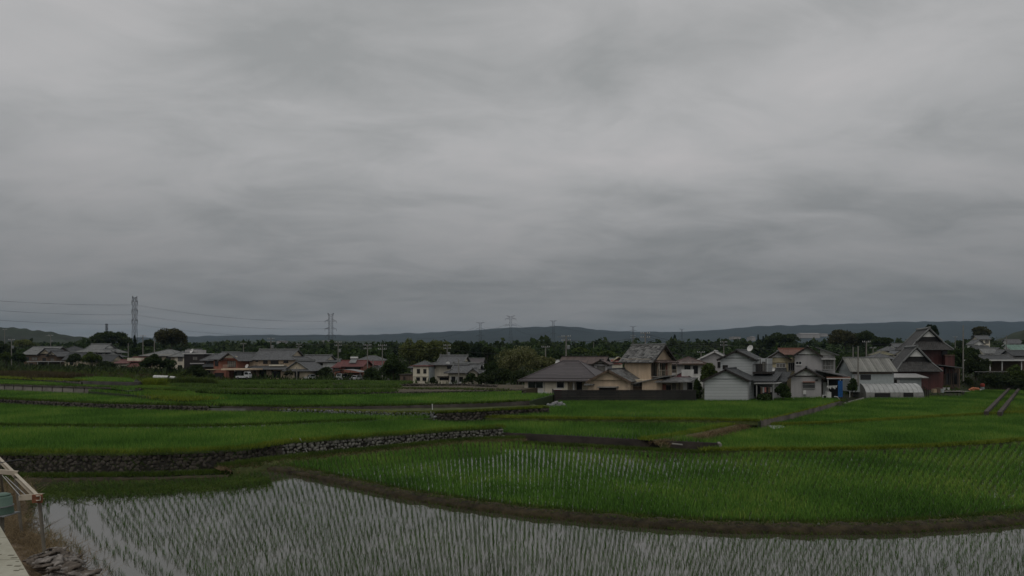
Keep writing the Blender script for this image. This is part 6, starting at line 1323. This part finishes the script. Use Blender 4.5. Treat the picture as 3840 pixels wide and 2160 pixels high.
t_ = thing('tank', 'small round red tank set on a blue barrel', 'tank', tuple(P(3684, 1466, 129)+Vector((0, 0, .86)))); MB().lathe([(.25, 0), (.4, .12), (.42, .5), (.33, .68), (.12, .75)]).build('body', M('faded_red_plastic', (0.42, 0.075, 0.05), .5), t_); MB().lathe([(.1, .75), (.1, .82)]).build('cap', BLK, t_)
t_ = thing('washstand', 'pale blue stand by the dark bushes at the right', 'stand', tuple(P(3762, 1462, 133))); MB().box(-.25, .25, -.2, .2, .3, 1.6).build('cabinet', M('pale_blue_paint', (0.15, 0.25, 0.30), .6), t_); MB().box(.3, 1.6, -.25, .25, .75, .8).build('table_top', CONC, t_); MB().box(-.2, .2, -.15, .15, 0, .3).build('foot', DRK, t_)
for i, (px, lab, m_) in enumerate(((3503, 'cardboard box by the red villa wall', CORW), (3516, 'dark tilted board box by the red villa wall', BRWALL), (3530, 'blue-grey box beside the villa corner', GREYB))):
    t_ = thing('box', lab, 'box', tuple(P(px, 1472, 107)), R(15*i)); MB().box(-.3, .3, -.3, .3, 0, .6+.2*(i == 1)).build('body', m_, t_); MB().box(-.31, .31, -.31, .31, .6+.2*(i == 1), .64+.2*(i == 1)).build('lid', m_, t_)
for i, px in enumerate((3541, 3556)):
    t_ = thing('flower_pot', ('left', 'right')[i]+' white pot at the villa corner', 'pot', tuple(P(px, 1462, 108))); MB().lathe([(.16, 0), (.24, .4)], n=12).build('pot', WHT, t_); V, Fc = blades(np.zeros((6, 3))+[0, 0, .4], 6, .4, .05, .7, 5, 1); npmesh('plant', V, Fc, LF['light'], t_)
tag(MB().box(-3.2, 3.2, -.04, .04, -.03, .03, Matrix.Translation(P(3716, 1394, 120))).build('clothes_pole', ALU), 'long thin clothes pole over the shrubs at right', 'pole')
tag(MB().box(-2.6, 2.6, -1.2, 1.2, 0, .03, Matrix.Translation(P(3570, 1467, 112))).build('concrete_apron', CONC), kind='structure')
# ---- vehicles
def car(label, px, py, D, col, kind='hatch', yaw=0):
    m_ = col; t_ = thing('parked_car' if kind != 'truck' else 'pickup_truck', label, 'car' if kind != 'truck' else 'truck', tuple(P(px, py, D)), R(yaw))
    prof = {'hatch': [(-1.75, .3), (-1.8, .75), (-1.1, .95), (-.55, 1.5), (1.1, 1.52), (1.65, .95), (1.75, .8), (1.72, .3)], 'van': [(-1.65, .3), (-1.7, .9), (-1.15, 1.1), (-.85, 1.78), (1.5, 1.8), (1.68, 1.0), (1.66, .3)], 'truck': [(-1.65, .3), (-1.65, .75), (.35, .75), (.4, 1.75), (1.25, 1.78), (1.6, 1.1), (1.68, .8), (1.66, .3)]}[kind]
    b = MB(); y0, y1 = -.74, .74; n = len(prof)
    b.quad(*[(x, y0, z) for x, z in prof[::-1]]); b.quad(*[(x, y1, z) for x, z in prof])
    for i in range(n): (xa, za), (xb, zb) = prof[i], prof[(i+1) % n]; b.quad((xa, y0, za), (xa, y1, za), (xb, y1, zb), (xb, y0, zb))
    b.build('body', m_, t_)
    g = MB(); wx = {'hatch': [(-.95, .98), (-.5, 1.42), (1.05, 1.44), (1.4, .98)], 'van': [(-1.0, 1.12), (-.78, 1.68), (1.35, 1.7), (1.45, 1.12)], 'truck': [(.5, 1.1), (.5, 1.65), (1.2, 1.68), (1.5, 1.1)]}[kind]
    for yy in (y0-.008, y1+.008): g.quad(*[(x, yy, z) for x, z in (wx if yy > 0 else wx[::-1])])
    g.build('side_window', GL, t_)
    if kind == 'truck': MB().quad((1.27, -.64, 1.7), (1.61, -.64, 1.13), (1.61, .64, 1.13), (1.27, .64, 1.7)).build('windscreen', GL, t_); MB().box(-1.64, .32, -.7, .7, .755, .765).build('cargo_bed', STEEL, t_)
    else: MB().quad((prof[3][0]-.02, -.62, prof[3][1]-.05), (prof[2][0]-.02, -.62, prof[2][1]+.03), (prof[2][0]-.02, .62, prof[2][1]+.03), (prof[3][0]-.02, .62, prof[3][1]-.05)).build('windscreen', GL, t_)
    for x in (-1.1, 1.1):
        for yy in (-.76, .6): w_ = MB().tube((x, yy, .28), (x, yy+.16, .28), .28, .28, 14).build('wheel', BLK, t_); MB().tube((x, yy-.005, .28), (x, yy+.165, .28), .15, .15, 10).build('rim', STEEL, w_)
    hx = -1.78 if kind != 'truck' else 1.66
    for yy in (-.55, .55): MB().box(hx-.03, hx+.03, yy-.13, yy+.13, .62, .74).build('headlight', CUR, t_)
CARW = M('white_car_paint', (0.55, 0.56, 0.56), .25, .05); CARD = M('dark_car_paint', (0.025, 0.027, 0.03), .2, .05)
car('white kei pickup truck in front of the terracotta house garage', 914, 1421, 148, CARW, 'truck')
car('small white car beside the clipped pine right of the large tan house', 1161, 1426, 155, CARW, 'hatch', 75); car('white boxy van at the left under the curved carport', 1280, 1427, 157, CARW, 'van', 70); car('dark car in the middle under the curved carport', 1307, 1427, 158, CARD, 'hatch', 80); car('white car at the right under the curved carport', 1336, 1428, 157.5, CARW, 'hatch', 70)
tag(MB().lathe([(.3, 0), (.3, .9)]).build('drum', BLUT), 'blue drum in the vegetable plot below the terracotta house', 'drum').location = P(845, 1441, 128)
for lab, pa, pb_2, yy in (('longer white row-cover tunnel in the garden beside the big leafy tree', 578, 632, 1416), ('shorter white row-cover tunnel in the garden beside the big leafy tree', 640, 658, 1419)):
    b = MB(); q0, q1 = P(pa, yy, 124), P(pb_2, yy+2, 124); n = 8
    for i in range(n):
        a, c = math.pi*i/n, math.pi*(i+1)/n; o1, o2 = Vector((0, -.45*math.cos(a), .5*math.sin(a))), Vector((0, -.45*math.cos(c), .5*math.sin(c))); b.quad(q0+o1, q1+o1, q1+o2, q0+o2)
    tag(b.build('row_cover', WHT, None, True), lab, 'row cover')
# ================================================================ foreground, left
SOILB = M('dry_bank_soil', (0.12, 0.088, 0.060), .95, .45, 1.4, .6, col2=(0.24, 0.18, 0.125))
V = []; Fc = []; ys = np.linspace(8, 40, 90); K = 30
for j, y in enumerate(ys):
    xe = np.interp(y, [q[1] for q in BANK[::-1]], [q[0] for q in BANK[::-1]])+.22*float(vnoise(y, 3., 1.1, 4))
    for i in range(K):
        u = i/(K-1); x = xe+.8-u*u*16-u*1.2; s = xe+.55-x
        z = -.25+min(1., max(0, (s+.25)/1.0))**.8*.5+.35*min(1, max(0, s-.8)/3)+.09*float(vnoise(x, y, 2.2, 5))*min(1, s+.3)
        V.append((x, y, z))
for j in range(len(ys)-1):
    for i in range(K-1): a = j*K+i; Fc.append((a, a+1, a+K+1, a+K))
tag(npmesh('earth_bank', V, Fc, SOILB, smooth=True), kind='structure')
bl = [Vector((q[0]-.9, q[1], .5)) for q in BANK[1:]]
grass('dry straw and stalks strewn over the earth bank', bl[::-1], 2.4, 3800, .30, GRASSB, z=.38, seed=61, hw=.012, nb=3, spread=2.2, name='straw')
grass('green and brown weeds on the upper earth bank by the stone wall', [Vector((q[0]-1.3, q[1], .3)) for q in BANK[:3]][::-1], 3.2, 2500, .28, GRASS, z=.35, seed=62, hw=.014)
grass('low weeds along the edge of the earth bank', [Vector((q[0]+.3, q[1], .1)) for q in BANK[:5]][::-1], .6, 900, .2, GRASS, z=.08, seed=63, hw=.012)
# bark scraps
scr = []; SCR = M('weathered_bark', (0.16, 0.14, 0.12), .95, .5, 5.0, .6, col2=(0.34, 0.31, 0.28)); SCRD = M('dark_bark', (0.09, 0.07, 0.055), .95, .5, 5.0, .6, col2=(0.2, 0.17, 0.14))
for k_ in range(5):
    r_ = np.random.default_rng(400+k_); V = []; Fc = []; n = 9; q_ = 5
    for i in range(n):
        for j in range(q_):
            a = (j/(q_-1)-.5)*2.0; rad = .16*(1+.25*r_.uniform(-1, 1)); V.append(((i/(n-1)-.5)*1.0+r_.uniform(-.05, .05), math.sin(a)*rad, math.cos(a)*rad-.1+.02*r_.normal()))
    for i in range(n):
        for j in range(q_): x, y, z = V[i*q_+j]; V.append((x, y*.7, z-.05-.02*r_.random()))
    N0 = n*q_
    for i in range(n-1):
        for j in range(q_-1):
            a = i*q_+j; Fc.append((a, a+q_, a+q_+1, a+1)); Fc.append((N0+a, N0+a+1, N0+a+q_+1, N0+a+q_))
    for i in range(n-1):
        for j, s in ((0, 1), (q_-1, -1)): a = i*q_+j; f_ = (a, N0+a, N0+a+q_, a+q_); Fc.append(f_ if s > 0 else f_[::-1])
    for j in range(q_-1): Fc.append((j, j+1, N0+j+1, N0+j)); a = (n-1)*q_+j; Fc.append((a, N0+a, N0+a+1, a+1))
    scr.append((V, Fc))
meshd = []
for i in range(70):
    if i < 5: ob = npmesh('bark_slab', scr[i][0], scr[i][1], (SCR, SCRD)[i % 2]); meshd.append(ob.data)
    else: ob = bpy.data.objects.new('bark_slab', meshd[i % 5]); C.objects.link(ob)
    t = rr.random(); q = G(rr.uniform(125+55*t, 262+66*t), 2078+96*t, .75); ob.location = q+Vector((0, 0, rr.uniform(-.12, .25)))
    s = rr.uniform(.45, .95); ob.scale = (s*.95, s*1.5, s*.9); ob.rotation_euler = (rr.uniform(-.6, .6), rr.uniform(-.35, .35), rr.uniform(-.9, .5))
    tag(ob, 'weathered slab of bark in the scrap pile on the earth bank', 'bark slab', 'pile of bark slabs')
# steel frame
T1, T2, T3 = P(146, 1868, 21.4), P(58, 1783, 24.6), P(-4, 1716, 28.6)
fr = thing('steel_frame', 'rusty cream steel channel frame on thin posts over the bank at the left edge', 'frame', tuple(Vector((T1.x, T1.y, 0)))); o_ = fr.location
def beam(a, c, wd, ht, nm, m_, par=fr):
    a, c = Vector(a)-o_, Vector(c)-o_; d = (c-a).normalized(); s_ = Vector((-d.y, d.x, 0)).normalized(); b = MB()
    for off, tk, z0, z1 in ((0, .012, -ht/2, ht/2),): b.slab([a-s_*tk+Vector((0, 0, z1)), c-s_*tk+Vector((0, 0, z1)), c+s_*tk+Vector((0, 0, z1)), a+s_*tk+Vector((0, 0, z1))], ht, d)
    for z in (ht/2+.014, -ht/2): b.slab([a+Vector((0, 0, z)), c+Vector((0, 0, z)), c+s_*wd+Vector((0, 0, z)), a+s_*wd+Vector((0, 0, z))], .013, d)
    return b.build(nm, m_, par)
beam(P(152, 1868, 21.2), P(-6, 1714, 28.8), .11, .14, 'long_beam', RUST); beam(P(70, 1868, 21.6), P(157, 1862, 21.3), .10, .17, 'cross_beam', RUST); beam(P(-20, 1768, 24.6), P(66, 1776, 24.8), .10, .16, 'cross_beam', RUST)
MB().box(-.12, .22, -.16, -.1, -.13, .15, Matrix.Translation(T1-o_)).build('rusty_end_plate', M('rust', (0.19, 0.075, 0.04), .9, .4, 8.0), fr)
GP = M('weathered_pipe', (0.16, 0.145, 0.115), .7, .3, 3.0)
for tp_, px, py, D in ((T1, 170, 2090, 21.4), (T2, 82, 1996, 24.6), (T3, 14, 1865, 30)): MB().tube(P(px, py+14, D)-o_, tp_-o_, .055, .055, 8).build('post', GP, fr)
for a, c in (((8, 1782), (76, 1860)), ((20, 1786), (98, 1858))): MB().tube(P(*a, 24.6)-o_, P(*c, 21.5)-o_, .014).build('guy_wire', ALU, fr)
t_ = thing('water_tank', 'pale green plastic barrel tank on a thin stand at the left edge', 'tank', tuple(P(4, 1926, 16))); o2 = t_.location
MB().lathe([(.27, 0), (.275, .02), (.255, .19), (.26, .2), (.245, .21), (.235, .42), (.20, .47)], n=24).build('barrel', TEAL, t_, True); MB().lathe([(.205, .47), (.205, .50), (.12, .535), (.02, .54)], n=20).build('lid', TEAL, t_, True); MB().lathe([(.272, .19), (.272, .215)], n=24).build('band', STEEL, t_)
MB().tube((0.02, 0, -3.1), (0.02, 0, 0), .05).build('stand_post', GP, t_); MB().box(-.3, .3, -.25, .25, -.03, 0).build('stand_plate', STEEL, t_)
# veranda roof edge in the bottom left corner
vr = thing('veranda_roof', 'worn whitish boarded roof edge filling the bottom left corner', 'roof', (-6.5, 7.0, 0)); vo = vr.location
zr = 5.4; e0, e1 = G(-60, 1870, zr), G(122, 2180, zr); dv = (e1-e0).normalized(); sv = Vector((dv.y, -dv.x, 0)) if Vector((dv.y, -dv.x, 0)).x < 0 else Vector((-dv.y, dv.x, 0))
BOARD = M('worn_white_boards', (0.34, 0.32, 0.24), .8, .2, 1.2, .2, fine=22, col2=(0.42, 0.41, 0.33)); CHIP = M('flaking_spots', (0.10, 0.09, 0.06), .9)
ln = (e1-e0).length+3; nb_ = 8
cr_ = Vector((1, .05, 0)).normalized()
for i in range(nb_):
    y0 = 4.0+i*.78; y1 = y0+.765
    def xe(y): return e0.x+(e1.x-e0.x)*(y-e0.y)/(e1.y-e0.y)
    b = MB(); b.slab([Vector((xe(y0), y0, zr))-vo, Vector((xe(y1), y1, zr))-vo, Vector((-11, y1, zr))-vo, Vector((-11, y0, zr))-vo], .05, (1, 0, 0)); b.build('board', BOARD, vr)
b = MB(); r9 = random.Random(9)
for i in range(420):
    y = r9.uniform(4.3, 9.8); x = xe(y)-abs(r9.gauss(0, .8))-.02; s = r9.uniform(.006, .022); b.box(x-s*1.6, x+s*1.6, y-s*.6, y+s*.6, zr-.002, zr+.002, Matrix.Translation(-vo))
b.build('flaked_paint', CHIP, vr)
b = MB(); b.slab([Vector((xe(4), 4, zr-.051))-vo, Vector((xe(10.2), 10.2, zr-.051))-vo, Vector((xe(10.2)-.12, 10.2, zr-.051))-vo, Vector((xe(4)-.12, 4, zr-.051))-vo], .16, dv); b.build('edge_beam', BRWALL, vr)
b = MB(); b.box(-11, -8.6, 6, 6.15, -.5, zr-.06, Matrix.Translation(-vo)); b.box(-8.7, -8.6, 6.15, 10, -.5, zr-.06, Matrix.Translation(-vo)); b.build('wall', BRWALL, vr)
tag(MB().path([P(-30, 1742, 26), P(40, 1728, 26.5), P(92, 1722, 27)], .02).build('power_line', WIRE), 'thin black cable crossing the steel frame at the left edge', 'cable')
# ================================================================ haze
m = bpy.data.materials.new('haze_air'); m.use_nodes = True; t = m.node_tree; t.nodes.clear()
om = t.nodes.new('ShaderNodeOutputMaterial'); pv = t.nodes.new('ShaderNodeVolumePrincipled')
pv.inputs['Color'].default_value = (0.46, 0.66, 0.86, 1); pv.inputs['Density'].default_value = 0.00006; pv.inputs['Anisotropy'].default_value = 0.0
t.links.new(pv.outputs[0], om.inputs['Volume'])
tag(MB().box(-12000, 12000, -80, 9200, -3, 420).build('haze', m), kind='stuff')
